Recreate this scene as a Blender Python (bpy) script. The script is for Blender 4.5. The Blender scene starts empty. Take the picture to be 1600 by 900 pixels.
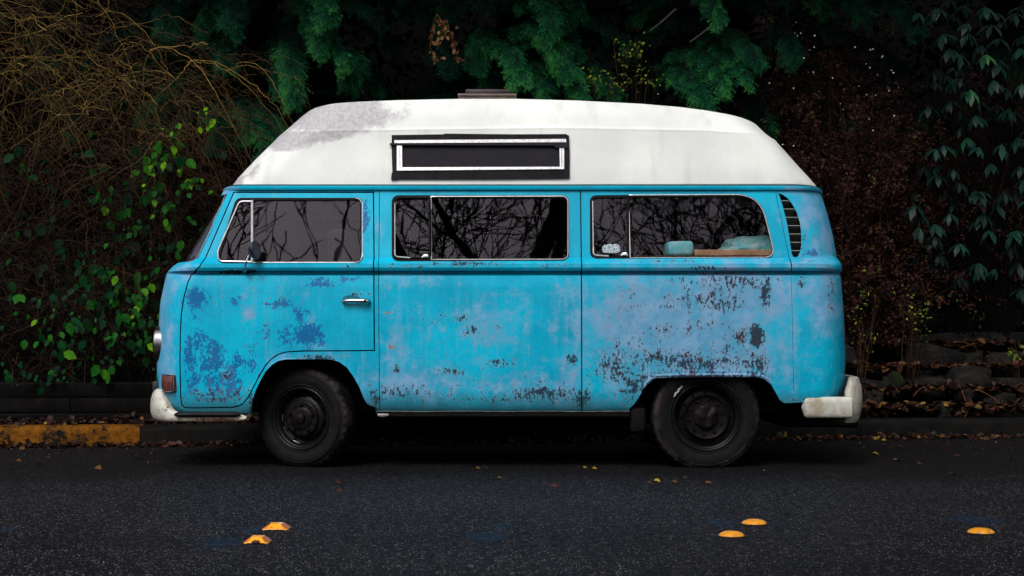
import bpy, bmesh, math, random
import numpy as np
from math import sin, cos, pi, radians
from mathutils import Vector, Matrix, noise as mnoise

random.seed(7)
rng = np.random.default_rng(11)
SC = bpy.context.scene
COL = SC.collection

# ------------------------------------------------------------------ camera
FPX, CAMH, HOR = 2384.0, 0.77, 530.0          # focal length in photo pixels, eye height, horizon row
cd = bpy.data.cameras.new('camera')
cam = bpy.data.objects.new('camera', cd)
COL.objects.link(cam)
cam.location = (0, 0, CAMH)
cam.rotation_euler = (radians(90), 0, 0)
cd.sensor_width = 36.0
cd.lens = FPX / 1600 * 36
cd.shift_y = (HOR - 450) / 1600
cd.clip_end = 1500
cd.dof.use_dof = True
cd.dof.focus_distance = 9.2
cd.dof.aperture_fstop = 8.5
SC.camera = cam

# ------------------------------------------------------------------ world, sun, exposure
SUN_EL, SUN_AZ = radians(47), radians(200)    # azimuth clockwise from +Y: behind the camera, a little left
w = bpy.data.worlds.new('World')
SC.world = w
w.use_nodes = True
nt = w.node_tree
nt.nodes.clear()
sky = nt.nodes.new('ShaderNodeTexSky')
sky.sky_type = 'NISHITA'
sky.sun_disc = False
sky.sun_elevation = SUN_EL
sky.sun_rotation = SUN_AZ
sky.air_density = 1.6
sky.dust_density = 7.0
sky.ozone_density = 1.0
hs = nt.nodes.new('ShaderNodeHueSaturation')
hs.inputs['Saturation'].default_value = 0.28
bgn = nt.nodes.new('ShaderNodeBackground')
bgn.inputs['Strength'].default_value = 0.085
wo = nt.nodes.new('ShaderNodeOutputWorld')
nt.links.new(sky.outputs[0], hs.inputs['Color'])
nt.links.new(hs.outputs[0], bgn.inputs['Color'])
nt.links.new(bgn.outputs[0], wo.inputs['Surface'])
sl = bpy.data.lights.new('sun', 'SUN')
sl.energy = 1.35
sl.angle = radians(24)
sl.color = (1.0, 0.97, 0.93)
so = bpy.data.objects.new('sun', sl)
COL.objects.link(so)
sd = Vector((sin(SUN_AZ) * cos(SUN_EL), cos(SUN_AZ) * cos(SUN_EL), sin(SUN_EL)))
so.rotation_euler = sd.to_track_quat('Z', 'Y').to_euler()
so.location = sd * 60
SC.view_settings.view_transform = 'Standard'
SC.view_settings.look = 'None'
SC.view_settings.gamma = 1
SC.view_settings.use_curve_mapping = False
SC.view_settings.exposure = 0.52
SC.render.engine = 'CYCLES'
SC.cycles.use_denoising = True
SC.cycles.max_bounces = 6
SC.cycles.diffuse_bounces = 2
SC.cycles.glossy_bounces = 3
SC.cycles.transparent_max_bounces = 12
SC.cycles.caustics_reflective = False
SC.cycles.caustics_refractive = False

# ------------------------------------------------------------------ photo pixel -> place
def P(px, py, Y):
    return Vector(((px - 800) * Y / FPX, Y, CAMH + (HOR - py) * Y / FPX))
def ground(px, py, z=0.0):
    Y = (CAMH - z) * FPX / (py - HOR)
    return Vector(((px - 800) * Y / FPX, Y, z))

# ------------------------------------------------------------------ objects
def link(o, parent=None):
    COL.objects.link(o)
    if parent is not None:
        o.parent = parent
    return o
def thing(name, label, cat, loc=(0, 0, 0), group=None):
    o = bpy.data.objects.new(name, None)
    link(o)
    o.location = loc
    o.empty_display_size = 0.1
    o['label'] = label
    o['category'] = cat
    if group:
        o['group'] = group
    return o
def tag(o, label=None, cat=None, group=None, kind=None):
    for k, v in (('label', label), ('category', cat), ('group', group), ('kind', kind)):
        if v:
            o[k] = v
    return o
def mesh_obj(name, verts, faces, mats, parent=None, smooth=True, mi=None, angle=38):
    me = bpy.data.meshes.new(name)
    me.from_pydata([tuple(v) for v in verts], [], faces)
    if not isinstance(mats, (list, tuple)):
        mats = [mats]
    for m in mats:
        me.materials.append(m)
    if mi is not None:
        me.polygons.foreach_set('material_index', np.array(mi, dtype=np.int32))
    finish(me, smooth, angle)
    o = bpy.data.objects.new(name, me)
    link(o)
    if parent is not None:
        adopt(o, parent)
    return o
def finish(me, smooth=True, angle=38):
    me.polygons.foreach_set('use_smooth', [smooth] * len(me.polygons))
    me.update()
    if smooth and angle:
        me.set_sharp_from_angle(angle=radians(angle))
def world_loc(o):
    v = Vector((0, 0, 0))
    while o is not None:
        v = v + o.location
        o = o.parent
    return v
def adopt(o, parent):
    """parent o, keeping its place (parents here are never rotated while this is used)"""
    o.parent = parent
    o.location = o.location - world_loc(parent)

class MB:
    """collects pieces into ONE mesh"""
    def __init__(s):
        s.v, s.f, s.m = [], [], []
    def add(s, vs, fs, m=0):
        b = len(s.v)
        s.v += [Vector(v) for v in vs]
        s.f += [tuple(b + i for i in f) for f in fs]
        s.m += [m] * len(fs)
        return s
    def box(s, a, b, m=0):
        x0, y0, z0 = a; x1, y1, z1 = b
        vs = [(x, y, z) for z in (z0, z1) for y in (y0, y1) for x in (x0, x1)]
        return s.add(vs, [(0, 2, 3, 1), (4, 5, 7, 6), (0, 1, 5, 4), (2, 6, 7, 3), (0, 4, 6, 2), (1, 3, 7, 5)], m)
    def rbox(s, a, b, r, m=0):
        """box with chamfered edges, via bmesh"""
        bm = bmesh.new()
        bmesh.ops.create_cube(bm, size=1)
        c = [(p + q) / 2 for p, q in zip(a, b)]
        for v in bm.verts:
            v.co = Vector([c[i] + v.co[i] * (b[i] - a[i]) for i in range(3)])
        bmesh.ops.bevel(bm, geom=bm.edges[:] + bm.verts[:], offset=r, segments=3, profile=0.5, affect='EDGES')
        bm.verts.index_update()
        s.add([v.co.copy() for v in bm.verts], [[v.index for v in f.verts] for f in bm.faces], m)
        bm.free()
        return s
    def tube(s, pts, r, n=8, closed=False, m=0, caps=True):
        pts = [Vector(p) for p in pts]
        k = len(pts)
        rr = r if isinstance(r, (list, tuple)) else [r] * k
        rings = []
        prev = None
        for i in range(k):
            if closed:
                t = pts[(i + 1) % k] - pts[i - 1]
            else:
                t = pts[min(i + 1, k - 1)] - pts[max(i - 1, 0)]
            t = t.normalized() if t.length > 1e-9 else Vector((0, 0, 1))
            if prev is None:
                a = Vector((0, 0, 1)) if abs(t.z) < 0.9 else Vector((1, 0, 0))
                u = t.cross(a).normalized()
            else:
                u = (prev - t * prev.dot(t))
                u = u.normalized() if u.length > 1e-6 else t.orthogonal().normalized()
            prev = u
            q = t.cross(u)
            rings.append([pts[i] + (u * cos(2 * pi * j / n) + q * sin(2 * pi * j / n)) * rr[i] for j in range(n)])
        vs = [v for g in rings for v in g]
        fs = []
        for i in range(k if closed else k - 1):
            i2 = (i + 1) % k
            for j in range(n):
                fs.append((i * n + j, i * n + (j + 1) % n, i2 * n + (j + 1) % n, i2 * n + j))
        if not closed and caps:
            fs.append(tuple(range(n))[::-1])
            fs.append(tuple((k - 1) * n + j for j in range(n)))
        return s.add(vs, fs, m)
    def prism(s, poly, y0, y1, m=0):
        """poly: list of (x, z), extruded along Y"""
        n = len(poly)
        vs = [(x, y0, z) for x, z in poly] + [(x, y1, z) for x, z in poly]
        ar = sum(poly[i][0] * poly[(i + 1) % n][1] - poly[(i + 1) % n][0] * poly[i][1] for i in range(n))
        f0, f1 = tuple(range(n)), tuple(range(2 * n - 1, n - 1, -1))
        sides = [(i, i + n, (i + 1) % n + n, (i + 1) % n) for i in range(n)]
        fs = [f0, f1] + sides
        if ar < 0:
            fs = [f[::-1] for f in fs]
        return s.add(vs, fs, m)
    def lathe(s, c, prof, n=64, m=0, mod=None):
        """axis along -Y (outward = towards the street); prof: (radius, inward distance)"""
        vs, fs = [], []
        for k, (r, d) in enumerate(prof):
            for j in range(n):
                a = 2 * pi * j / n
                q = mod(k, j, r, d) if mod else (r, d)
                vs.append((c[0] + q[0] * cos(a), c[1] + q[1], c[2] + q[0] * sin(a)))
        for k in range(len(prof) - 1):
            for j in range(n):
                fs.append((k * n + j, (k + 1) * n + j, (k + 1) * n + (j + 1) % n, k * n + (j + 1) % n))
        return s.add(vs, fs, m)
    def build(s, name, mats, parent=None, smooth=True, angle=38):
        return mesh_obj(name, s.v, s.f, mats, parent, smooth, s.m, angle)

def round_poly(pts, rad, seg=6):
    """pts (x, z); rad one radius or a list"""
    n = len(pts)
    if not isinstance(rad, (list, tuple)):
        rad = [rad] * n
    out = []
    for i in range(n):
        p0, p1, p2 = (Vector(pts[(i + k) % n]) for k in (-1, 0, 1))
        r = rad[i]
        if r <= 0:
            out.append(tuple(p1)); continue
        a, b = (p0 - p1), (p2 - p1)
        la, lb = a.length, b.length
        a.normalize(); b.normalize()
        ang = a.angle(b)
        t = min(r / math.tan(ang / 2), la * .49, lb * .49)
        s0, s1 = p1 + a * t, p1 + b * t
        for k in range(seg + 1):
            q = k / seg
            out.append(tuple(s0 * (1 - q) ** 2 + p1 * 2 * q * (1 - q) + s1 * q * q))
    return out

# ------------------------------------------------------------------ materials
class NT:
    def __init__(s, name):
        s.mat = bpy.data.materials.new(name)
        s.mat.use_nodes = True
        s.t = s.mat.node_tree
        s.b = s.t.nodes['Principled BSDF']
    def n(s, typ, **kw):
        nd = s.t.nodes.new(typ)
        for k, v in kw.items():
            setattr(nd, k, v)
        return nd
    def put(s, sock, val):
        if isinstance(val, bpy.types.NodeSocket):
            s.t.links.new(val, sock)
        elif val is not None:
            if sock.type == 'RGBA' and len(val) == 3:
                val = (*val, 1)
            sock.default_value = val
    def m(s, op, a, b=None, c=None, clamp=False):
        nd = s.n('ShaderNodeMath', operation=op, use_clamp=clamp)
        s.put(nd.inputs[0], a); s.put(nd.inputs[1], b)
        if c is not None:
            s.put(nd.inputs[2], c)
        return nd.outputs[0]
    def ss(s, x, lo, hi):
        nd = s.n('ShaderNodeMapRange', interpolation_type='SMOOTHSTEP')
        s.put(nd.inputs['Value'], x)
        nd.inputs['From Min'].default_value = lo
        nd.inputs['From Max'].default_value = hi
        return nd.outputs['Result']
    def lin(s, x, lo, hi, a, b):
        nd = s.n('ShaderNodeMapRange')
        s.put(nd.inputs['Value'], x)
        for k, v in (('From Min', lo), ('From Max', hi), ('To Min', a), ('To Max', b)):
            nd.inputs[k].default_value = v
        return nd.outputs['Result']
    def mix(s, f, a, b):
        nd = s.n('ShaderNodeMix', data_type='RGBA')
        s.put(nd.inputs[0], f); s.put(nd.inputs[6], a); s.put(nd.inputs[7], b)
        return nd.outputs[2]
    def co(s, scale=(1, 1, 1), off=(0, 0, 0)):
        g = s.n('ShaderNodeTexCoord')
        mp = s.n('ShaderNodeMapping')
        mp.inputs['Scale'].default_value = scale
        mp.inputs['Location'].default_value = off
        s.t.links.new(g.outputs['Object'], mp.inputs[0])
        return mp.outputs[0]
    def noise(s, co, scale, detail=4, rough=.55, dist=0):
        nd = s.n('ShaderNodeTexNoise')
        s.put(nd.inputs['Vector'], co)
        nd.inputs['Scale'].default_value = scale
        nd.inputs['Detail'].default_value = detail
        nd.inputs['Roughness'].default_value = rough
        nd.inputs['Distortion'].default_value = dist
        return nd.outputs['Fac']
    def vor(s, co, scale, feature='F1'):
        nd = s.n('ShaderNodeTexVoronoi', feature=feature)
        s.put(nd.inputs['Vector'], co)
        nd.inputs['Scale'].default_value = scale
        return nd
    def attr(s, name, out='Fac'):
        nd = s.n('ShaderNodeAttribute', attribute_name=name)
        return nd.outputs[out]
    def bump(s, h, strength, dist=0.01):
        nd = s.n('ShaderNodeBump')
        nd.inputs['Strength'].default_value = strength
        nd.inputs['Distance'].default_value = dist
        s.put(nd.inputs['Height'], h)
        s.t.links.new(nd.outputs[0], s.b.inputs['Normal'])
        return nd
    def col(s, v): s.put(s.b.inputs['Base Color'], v)
    def rough(s, v): s.put(s.b.inputs['Roughness'], v)
    def set(s, k, v): s.put(s.b.inputs[k], v)

def simple(name, c, rough=.5, metal=0, c2=None, scale=20, bump=0, bscale=60, spec=None):
    if spec is None: spec = .5 if max(c) > .08 else .10
    n = NT(name)
    co = n.co()
    if c2 is None:
        c2 = tuple(x * .7 for x in c)
    f = n.ss(n.noise(co, scale, 5, .6), .35, .65)
    n.col(n.mix(f, c2, c))
    n.rough(n.lin(n.noise(co, scale * 1.7, 4), .3, .7, max(.02, rough - .1), min(1, rough + .1)))
    n.set('Metallic', metal)
    n.set('Specular IOR Level', spec)
    if bump:
        n.bump(n.noise(co, bscale, 5), bump, .005)
    return n.mat

def make_paint():
    n = NT('weathered_blue_paint')
    co = n.co()
    big = n.noise(co, 2.2, 5, .6, .4)
    mid = n.noise(co, 9, 6, .65)
    fine = n.m('ADD', n.m('MULTIPLY', n.m('SUBTRACT', n.noise(co, 34, 9, .76), .5), 2.3), .5)
    streak = n.noise(n.co((26, 26, 2.2)), 1.0, 6, .62)
    speck = n.noise(co, 120, 5, .7)
    fade, scab, chip, rust = (n.attr(k) for k in ('wear_fade', 'wear_scab', 'wear_chip', 'wear_rust'))
    cyan = n.mix(n.ss(big, .35, .68), (.000, .33, .53), (.000, .43, .66))
    cyan = n.mix(n.m('MULTIPLY', n.ss(streak, .5, .75), .35), cyan, (.05, .43, .60))
    # chalky sanded-through areas
    fm = n.m('ADD', fade, n.m('MULTIPLY', n.m('SUBTRACT', mid, .5), 1.3))
    fm = n.m('ADD', fm, n.m('MULTIPLY', n.m('SUBTRACT', streak, .5), .55))
    fm = n.m('ADD', fm, n.m('MULTIPLY', n.m('SUBTRACT', fine, .5), .38))
    fmask = n.m('MULTIPLY', n.ss(fm, .26, .88), .88)
    chalk = n.mix(n.ss(mid, .4, .62), (.10, .30, .52), (.19, .36, .58))
    chalk = n.mix(n.m('MULTIPLY', n.ss(big, .48, .7), .6), chalk, (.23, .25, .42))
    c = n.mix(fmask, cyan, chalk)
    # deep blue undercoat showing through flaked paint
    fin2 = n.m('ADD', n.m('MULTIPLY', n.m('SUBTRACT', n.noise(n.co((70, 70, 38)), 1.0, 8, .72), .5), 2.1), .5)
    sm = n.m('ADD', n.m('MULTIPLY', scab, .56), n.m('ADD', n.m('MULTIPLY', fine, .52), n.m('MULTIPLY', fin2, .40)))
    sm = n.m('ADD', sm, n.m('MULTIPLY', mid, .5))
    smask = n.ss(sm, 1.0, 1.05)
    c = n.mix(n.m('MULTIPLY', smask, .9), c, n.mix(fine, (.003, .055, .22), (.006, .13, .36)))
    # dark bare / rusted chips
    cm = n.m('ADD', n.m('MULTIPLY', chip, .55), n.m('ADD', n.m('MULTIPLY', fine, .42), n.m('MULTIPLY', fin2, .60)))
    cm = n.m('ADD', cm, n.m('MULTIPLY', streak, .42))
    cmask = n.ss(cm, .985, 1.10)
    c = n.mix(n.m('MULTIPLY', cmask, .93), c, n.mix(n.ss(speck, .4, .65), (.006, .007, .018), (.020, .022, .045)))
    c = n.mix(n.m('MULTIPLY', cmask, n.m('MULTIPLY', n.ss(n.noise(co, 13, 5, .7), .52, .66), .75)), c, (.060, .024, .016))
    edge = n.m('MULTIPLY', n.m('MULTIPLY', n.ss(cm, .90, .985), n.ss(cm, 1.03, .99)), .45)
    c = n.mix(edge, c, (.22, .30, .38))
    
    rm = n.m('ADD', n.m('MULTIPLY', rust, .7), n.m('MULTIPLY', fine, .7))
    c = n.mix(n.ss(rm, .82, .92), c, n.mix(n.ss(speck, .42, .6), (.10, .05, .045), (.42, .36, .36)))
    # brown run marks, scratches and road grime low on the sides
    g = n.n('ShaderNodeSeparateXYZ'); n.t.links.new(co, g.inputs[0])
    runs = n.noise(n.co((34, 34, 1.1), (3, 1, 7)), 1.0, 5, .6)
    c = n.mix(n.m('MULTIPLY', n.ss(runs, .60, .72), n.m('MULTIPLY', n.ss(big, .42, .62), .30)), c, (.11, .12, .12))
    scr = n.noise(n.co((5, 5, 130), (9, 2, 1)), 1.0, 4, .6)
    c = n.mix(n.m('MULTIPLY', n.ss(scr, .66, .70), n.m('MULTIPLY', n.ss(mid, .5, .62), .35)), c, (.05, .16, .24))
    low = n.m('MULTIPLY', n.ss(n.m('ADD', g.outputs[2], n.m('MULTIPLY', mid, .16)), .56, .40), .62)
    c = n.mix(low, c, n.mix(n.ss(speck, .4, .6), (.035, .085, .10), (.07, .13, .15)))
    c = n.mix(n.m('MULTIPLY', n.ss(n.noise(co, 16, 6, .7), .60, .70), .30), c, (.015, .24, .38))
    # general specks
    c = n.mix(n.m('MULTIPLY', n.ss(n.noise(co, 85, 4, .6), .675, .71), .8), c, (.02, .05, .10))
    n.col(c)
    n.rough(n.lin(n.m('ADD', fmask, cmask), 0, 1.2, .33, .72))
    n.set('Specular IOR Level', .22)
    h = n.m('ADD', n.m('MULTIPLY', n.noise(co, 3.0, 2, .5), 3.0), n.m('MULTIPLY', cmask, -.10))
    h = n.m('ADD', h, n.m('MULTIPLY', smask, -.06))
    h = n.m('ADD', h, n.m('MULTIPLY', fine, .08))
    n.bump(h, .5, .006)
    return n.mat

def make_roof_paint():
    n = NT('chalky_white_roof_paint')
    co = n.co()
    mid = n.noise(co, 7, 6, .65)
    fine = n.noise(co, 45, 7, .7)
    streak = n.noise(n.co((9, 9, 1.3)), 1.0, 5, .6)
    bare, chip = n.attr('wear_fade'), n.attr('wear_chip')
    c = n.mix(n.ss(n.noise(co, 2.5, 4), .35, .65), (.67, .69, .695), (.77, .79, .785))
    c = n.mix(n.m('MULTIPLY', n.ss(streak, .5, .75), .40), c, (.46, .47, .46))
    bm_ = n.m('ADD', bare, n.m('MULTIPLY', n.m('SUBTRACT', n.noise(co, 5, 6, .7), .5), 1.1))
    bmask = n.ss(bm_, .38, .60)
    c = n.mix(n.m('MULTIPLY', bmask, .9), c, n.mix(n.ss(fine, .35, .62), (.30, .295, .325), (.44, .435, .47)))
    cm = n.m('ADD', n.m('MULTIPLY', chip, .6), fine)
    c = n.mix(n.ss(cm, 1.02, 1.07), c, (.07, .07, .08))
    c = n.mix(n.m('MULTIPLY', n.ss(n.noise(co, 60, 4), .69, .74), .35), c, (.25, .24, .22))
    n.col(c)
    n.rough(.55)
    n.set('Specular IOR Level', .3)
    h = n.m('ADD', n.m('MULTIPLY', n.noise(co, 2.5, 2), 2.5), n.m('MULTIPLY', fine, .15))
    n.bump(h, .4, .006)
    return n.mat

def make_glass(name, tint, amount=1.0):
    m = bpy.data.materials.new(name)
    m.use_nodes = True
    t = m.node_tree
    t.nodes.clear()
    out = t.nodes.new('ShaderNodeOutputMaterial')
    mx = t.nodes.new('ShaderNodeMixShader')
    tr = t.nodes.new('ShaderNodeBsdfTransparent')
    tr.inputs[0].default_value = (*tint, 1)
    gl = t.nodes.new('ShaderNodeBsdfGlossy')
    gl.inputs['Roughness'].default_value = .010
    gl.inputs['Color'].default_value = (.94, .86, 1.0, 1)
    fr = t.nodes.new('ShaderNodeFresnel')
    fr.inputs['IOR'].default_value = 1.55
    ml = t.nodes.new('ShaderNodeMath')
    ml.operation = 'MULTIPLY'
    ml.inputs[1].default_value = amount
    # faint waviness and dust of old glass
    tc = t.nodes.new('ShaderNodeTexCoord')
    nz = t.nodes.new('ShaderNodeTexNoise')
    nz.inputs['Scale'].default_value = 3.0
    bp = t.nodes.new('ShaderNodeBump')
    bp.inputs['Strength'].default_value = .07
    bp.inputs['Distance'].default_value = .01
    t.links.new(tc.outputs['Object'], nz.inputs['Vector'])
    t.links.new(nz.outputs['Fac'], bp.inputs['Height'])
    t.links.new(bp.outputs[0], gl.inputs['Normal'])
    t.links.new(fr.outputs[0], ml.inputs[0])
    t.links.new(ml.outputs[0], mx.inputs[0])
    t.links.new(tr.outputs[0], mx.inputs[1])
    t.links.new(gl.outputs[0], mx.inputs[2])
    t.links.new(mx.outputs[0], out.inputs[0])
    return m

M = {}
M['paint'] = make_paint()
M['roof'] = make_roof_paint()
M['inside'] = simple('dark_interior_trim', (.012, .012, .013), .8)
M['rubber'] = simple('old_black_rubber', (.004, .004, .005), .55, c2=(.008, .008, .009), scale=40)
M['tape'] = simple('black_sealing_tape', (.005, .0045, .007), .5, c2=(.011, .010, .014), scale=14, bump=.5, bscale=9)
M['chrome'] = simple('worn_chrome', (.62, .62, .64), .22, 1.0, c2=(.45, .45, .47), scale=60)
M['bright'] = simple('bright_aluminium_trim', (.78, .77, .80), .35, .6, c2=(.6, .6, .63), scale=50)
M['glass'] = make_glass('dark_window_glass', (.84, .85, .88), .43)
M['clear'] = make_glass('clear_lamp_glass', (.8, .8, .82), 1.3)
M['dark_metal'] = simple('dirty_underbody_metal', (.003, .003, .0035), .75, c2=(.007, .006, .005), scale=12, bump=.4)

# ================================================================== THE CAMPER VAN
YN, YC = 9.10, 9.96                            # near body side, centre line
def tab(v, xs, ys):
    return float(np.interp(v, xs, ys))
# how far the skin stands out (towards the street) from the plane Y = YN, by photo row
OFF_R = [286, 300, 398, 402.5, 405, 408, 412, 418, 422.5, 425, 427, 431, 445, 500, 580, 615, 632, 641, 646]
OFF_V = [-.116, -.108, -.038, -.036, -.020, -.004, .015, .016, .006, -.046, -.046, -.014, -.005, 0, -.002, -.008, -.022, -.040, -.060]
def off_row(r): return tab(r, OFF_R, OFF_V)
FRONT_R = [277, 292, 408, 414, 425, 434, 470, 520, 580, 610, 632, 646]
FRONT_P = [353, 350.5, 277, 268, 260, 258, 250.5, 247, 245, 247, 251, 258]
REAR_R = [286, 300, 335, 370, 400, 404, 410, 420, 425, 430, 500, 560, 590, 608, 620, 646]
REAR_P = [1279, 1284, 1295, 1303, 1307.5, 1312, 1315, 1315, 1311, 1314, 1319, 1321, 1319.5, 1317, 1313, 1300]
FA = ([286, 300, 412, 440, 646], [.17, .18, .30, .29, .26])
RA = ([286, 300, 400, 430, 646], [.26, .27, .30, .28, .24])

def plan_ring(zrow, off, pf, pr, af, ar, b_extra=0.0, xs=0.0, zfun=None, q=3.2, nside=150, narc=18):
    """closed plan curve of the shell at photo row zrow (measured on the near side)."""
    Yn = YN - off
    z = CAMH + (HOR - zrow) * Yn / FPX
    b = (YC - YN) + off + b_extra
    p = 2.1
    t = np.linspace(0, pi / 2, narc)
    ca, sa = np.cos(t) ** (2 / p), np.sin(t) ** (2 / q)
    # near quarter of the front arc
    Yi = YC - b * sa
    xf = np.max((pf - 800) * Yi / FPX - af * (1 - ca)) - xs
    Yi2 = YC - b * sa
    xr = np.min((pr - 800) * Yi2 / FPX + ar * (1 - ca)) + xs
    pts = []
    fr = [(xf + af * (1 - ca[i]), b * sa[i]) for i in range(narc)]       # centre -> side
    rr = [(xr - ar * (1 - ca[i]), b * sa[i]) for i in range(narc)]
    x0, x1 = fr[-1][0], rr[-1][0]
    near = [(x, -y) for x, y in fr] + [(x0 + (x1 - x0) * i / nside, -b) for i in range(1, nside)] + [(x, -y) for x, y in rr[::-1]]
    far = [(x, -y) for x, y in near[::-1]][1:-1]
    out = []
    for x, y in near + far:
        zz = zfun(x) if zfun else z
        out.append((x, YC + y, zz))
    return out
def loft(rings, cap=True, flip=False, m=0, mcap=None):
    n = len(rings[0])
    vs = [v for r in rings for v in r]
    fs, mi = [], []
    for k in range(len(rings) - 1):
        for j in range(n):
            fs.append((k * n + j, k * n + (j + 1) % n, (k + 1) * n + (j + 1) % n, (k + 1) * n + j)); mi.append(m)
    if cap:
        # strip caps: match near and far points
        h = n // 2
        for base, rev in ((0, True), ((len(rings) - 1) * n, False)):
            for i in range(h):
                a, b_, c, d = i, i + 1, (n - i - 1) % n, (n - i) % n
                f = (a, b_, c, d) if a != d else (a, b_, c)
                if len(set(f)) < 3: continue
                f = tuple(dict.fromkeys(base + q for q in f))
                fs.append(f[::-1] if rev else f); mi.append(m if mcap is None else mcap)
    if flip:
        fs = [f[::-1] for f in fs]
    return vs, fs, mi
rows = sorted(set([291, 296, 300, 398, 402.5, 404, 405, 406.5, 408, 410, 412, 418, 420.5, 422.5, 424, 425, 427, 429, 431, 434, 445, 615, 624, 632, 637, 641, 646] +
                  list(np.arange(306, 398, 6.5)) + list(np.arange(452, 612, 7.5))), reverse=True)
def body_rings(extra=0.0, rws=None, coarse=False):
    out = []
    for r in (rws or rows):
        out.append(plan_ring(r, off_row(r), tab(r, FRONT_R, FRONT_P), tab(r, REAR_R, REAR_P),
                             tab(r, *FA), tab(r, *RA), extra, extra, nside=40 if coarse else 150))
    return out
def fix_normals(me):
    bm = bmesh.new(); bm.from_mesh(me)
    bmesh.ops.remove_doubles(bm, verts=bm.verts, dist=1e-6)
    bmesh.ops.recalc_face_normals(bm, faces=bm.faces)
    bm.to_mesh(me); bm.free()
def raw(name, parts, mats):
    vs, fs, mi = [], [], []
    for v, f, m_ in parts:
        b = len(vs)
        vs += v; fs += [tuple(b + i for i in q) for q in f]; mi += m_
    me = bpy.data.meshes.new(name)
    me.from_pydata([tuple(v) for v in vs], [], fs)
    for m_ in mats: me.materials.append(m_)
    me.polygons.foreach_set('material_index', np.array(mi, dtype=np.int32))
    me.update()
    o = bpy.data.objects.new(name, me)
    COL.objects.link(o)
    return o
def boolean(o, cutter, op='DIFFERENCE', kill=True):
    md = o.modifiers.new('b', 'BOOLEAN')
    md.operation = op
    md.solver = 'EXACT'
    md.object = cutter
    md.material_mode = 'INDEX'
    bpy.context.view_layer.update()
    dg = bpy.context.evaluated_depsgraph_get()
    me = bpy.data.meshes.new_from_object(o.evaluated_get(dg))
    o.modifiers.clear()
    old = o.data
    o.data = me
    bpy.data.meshes.remove(old)
    if kill:
        cm = cutter.data
        bpy.data.objects.remove(cutter); bpy.data.meshes.remove(cm)
    return o
MAT2 = [M['paint'], M['inside']]
def XZ(pts, Y=YN):
    return [((px - 800) * Y / FPX, CAMH + (HOR - py) * Y / FPX) for px, py in pts]
def XZs(pts):
    out = []
    for px, py in pts:
        v = on_side(px, py)
        out.append((v.x, v.z))
    return out
def on_side(px, py, d=0.0):
    """point on the near side skin under this photo pixel, pushed d outwards"""
    Y = YN - off_row(py) - d
    return P(px, py, Y)
def side_y(z):
    r = 400.0
    for _ in range(6):
        r = HOR - (z - CAMH) * FPX / (YN - off_row(r))
    return YN - off_row(r)
def prisms(polys, y0, y1, m=1):
    b = MB()
    for p in polys: b.prism(p, y0, y1, m)
    return raw('cutter', [(b.v, b.f, b.m)], MAT2)

van = thing('camper_van', 'weathered turquoise camper van with a white high roof parked along the kerb', 'camper van', (0, YC, 0))

outer = loft(body_rings(0), True)
inner_rows = [r for r in rows if r < 530 and r > 296]
inner_rows = [528] + inner_rows[::2] + [297]
irings = []
for r in inner_rows:
    irings.append(plan_ring(r, off_row(r), tab(r, FRONT_R, FRONT_P), tab(r, REAR_R, REAR_P), tab(r, *FA), tab(r, *RA), -.035, -.035, nside=60))
inner = loft(irings, True, flip=True, m=1)
body = raw('body', [outer, inner], MAT2)

# window openings
W1 = round_poly(XZs([(369, 309), (566, 309), (566, 411), (336, 411.5)]), [.05, .03, .03, .05])
W2 = round_poly(XZs([(612, 305), (889, 305), (889, 407), (612, 408)]), [.045, .045, .045, .045])
W3 = round_poly(XZs([(921.5, 305), (1188, 302.5), (1212.5, 402.5), (922, 404)]), [.045, .19, .06, .045], seg=10)
SHIELD = [((px - 800) * 9.22 / FPX, CAMH + (HOR - py) * 9.22 / FPX) for px, py in [(354, 302.5), (311, 403), (304, 407.5), (296, 409.5), (200, 409.5), (200, 302.5)]]
boolean(body, prisms([W1, W2, W3, SHIELD], 8.7, 11.3))
bb = MB()
hz = round_poly([(9.42, 1.36), (10.50, 1.36), (10.44, 1.78), (9.48, 1.78)], .06)
bb.add([(1.2, y, z) for y, z in hz] + [(2.6, y, z) for y, z in hz], [])
n_ = len(hz)
bb.f = [tuple(range(n_))[::-1], tuple(range(n_, 2 * n_))] + [(i, (i + 1) % n_, (i + 1) % n_ + n_, i + n_) for i in range(n_)]
bb.m = [1] * len(bb.f)
rc = raw('cutter', [(bb.v, bb.f, bb.m)], MAT2)
fix_normals(rc.data)
boolean(body, rc)
# wheel arches
AF = [(388, 660), (391, 643), (394, 626), (399, 610), (407, 594), (415, 580), (424, 570), (434, 563.5), (446, 561), (470, 560.5), (500, 560.5), (519, 561), (531, 565), (541, 573), (552, 588), (561, 604), (569, 624), (574, 632), (586, 637), (586, 660)]
AR = [(980, 660), (984, 639), (991, 632), (998, 622), (1005, 608), (1011, 599), (1017, 592.5), (1025, 589.5), (1060, 588.5), (1130, 588), (1180, 588), (1192, 589.5), (1200, 595), (1206, 602), (1213, 614), (1219, 625), (1226, 630), (1330, 626), (1330, 660)]
for y0, y1 in ((8.7, 9.50), (10.42, 11.3)):
    boolean(body, prisms([XZ(AF), XZ(AR)], y0, y1))
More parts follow.
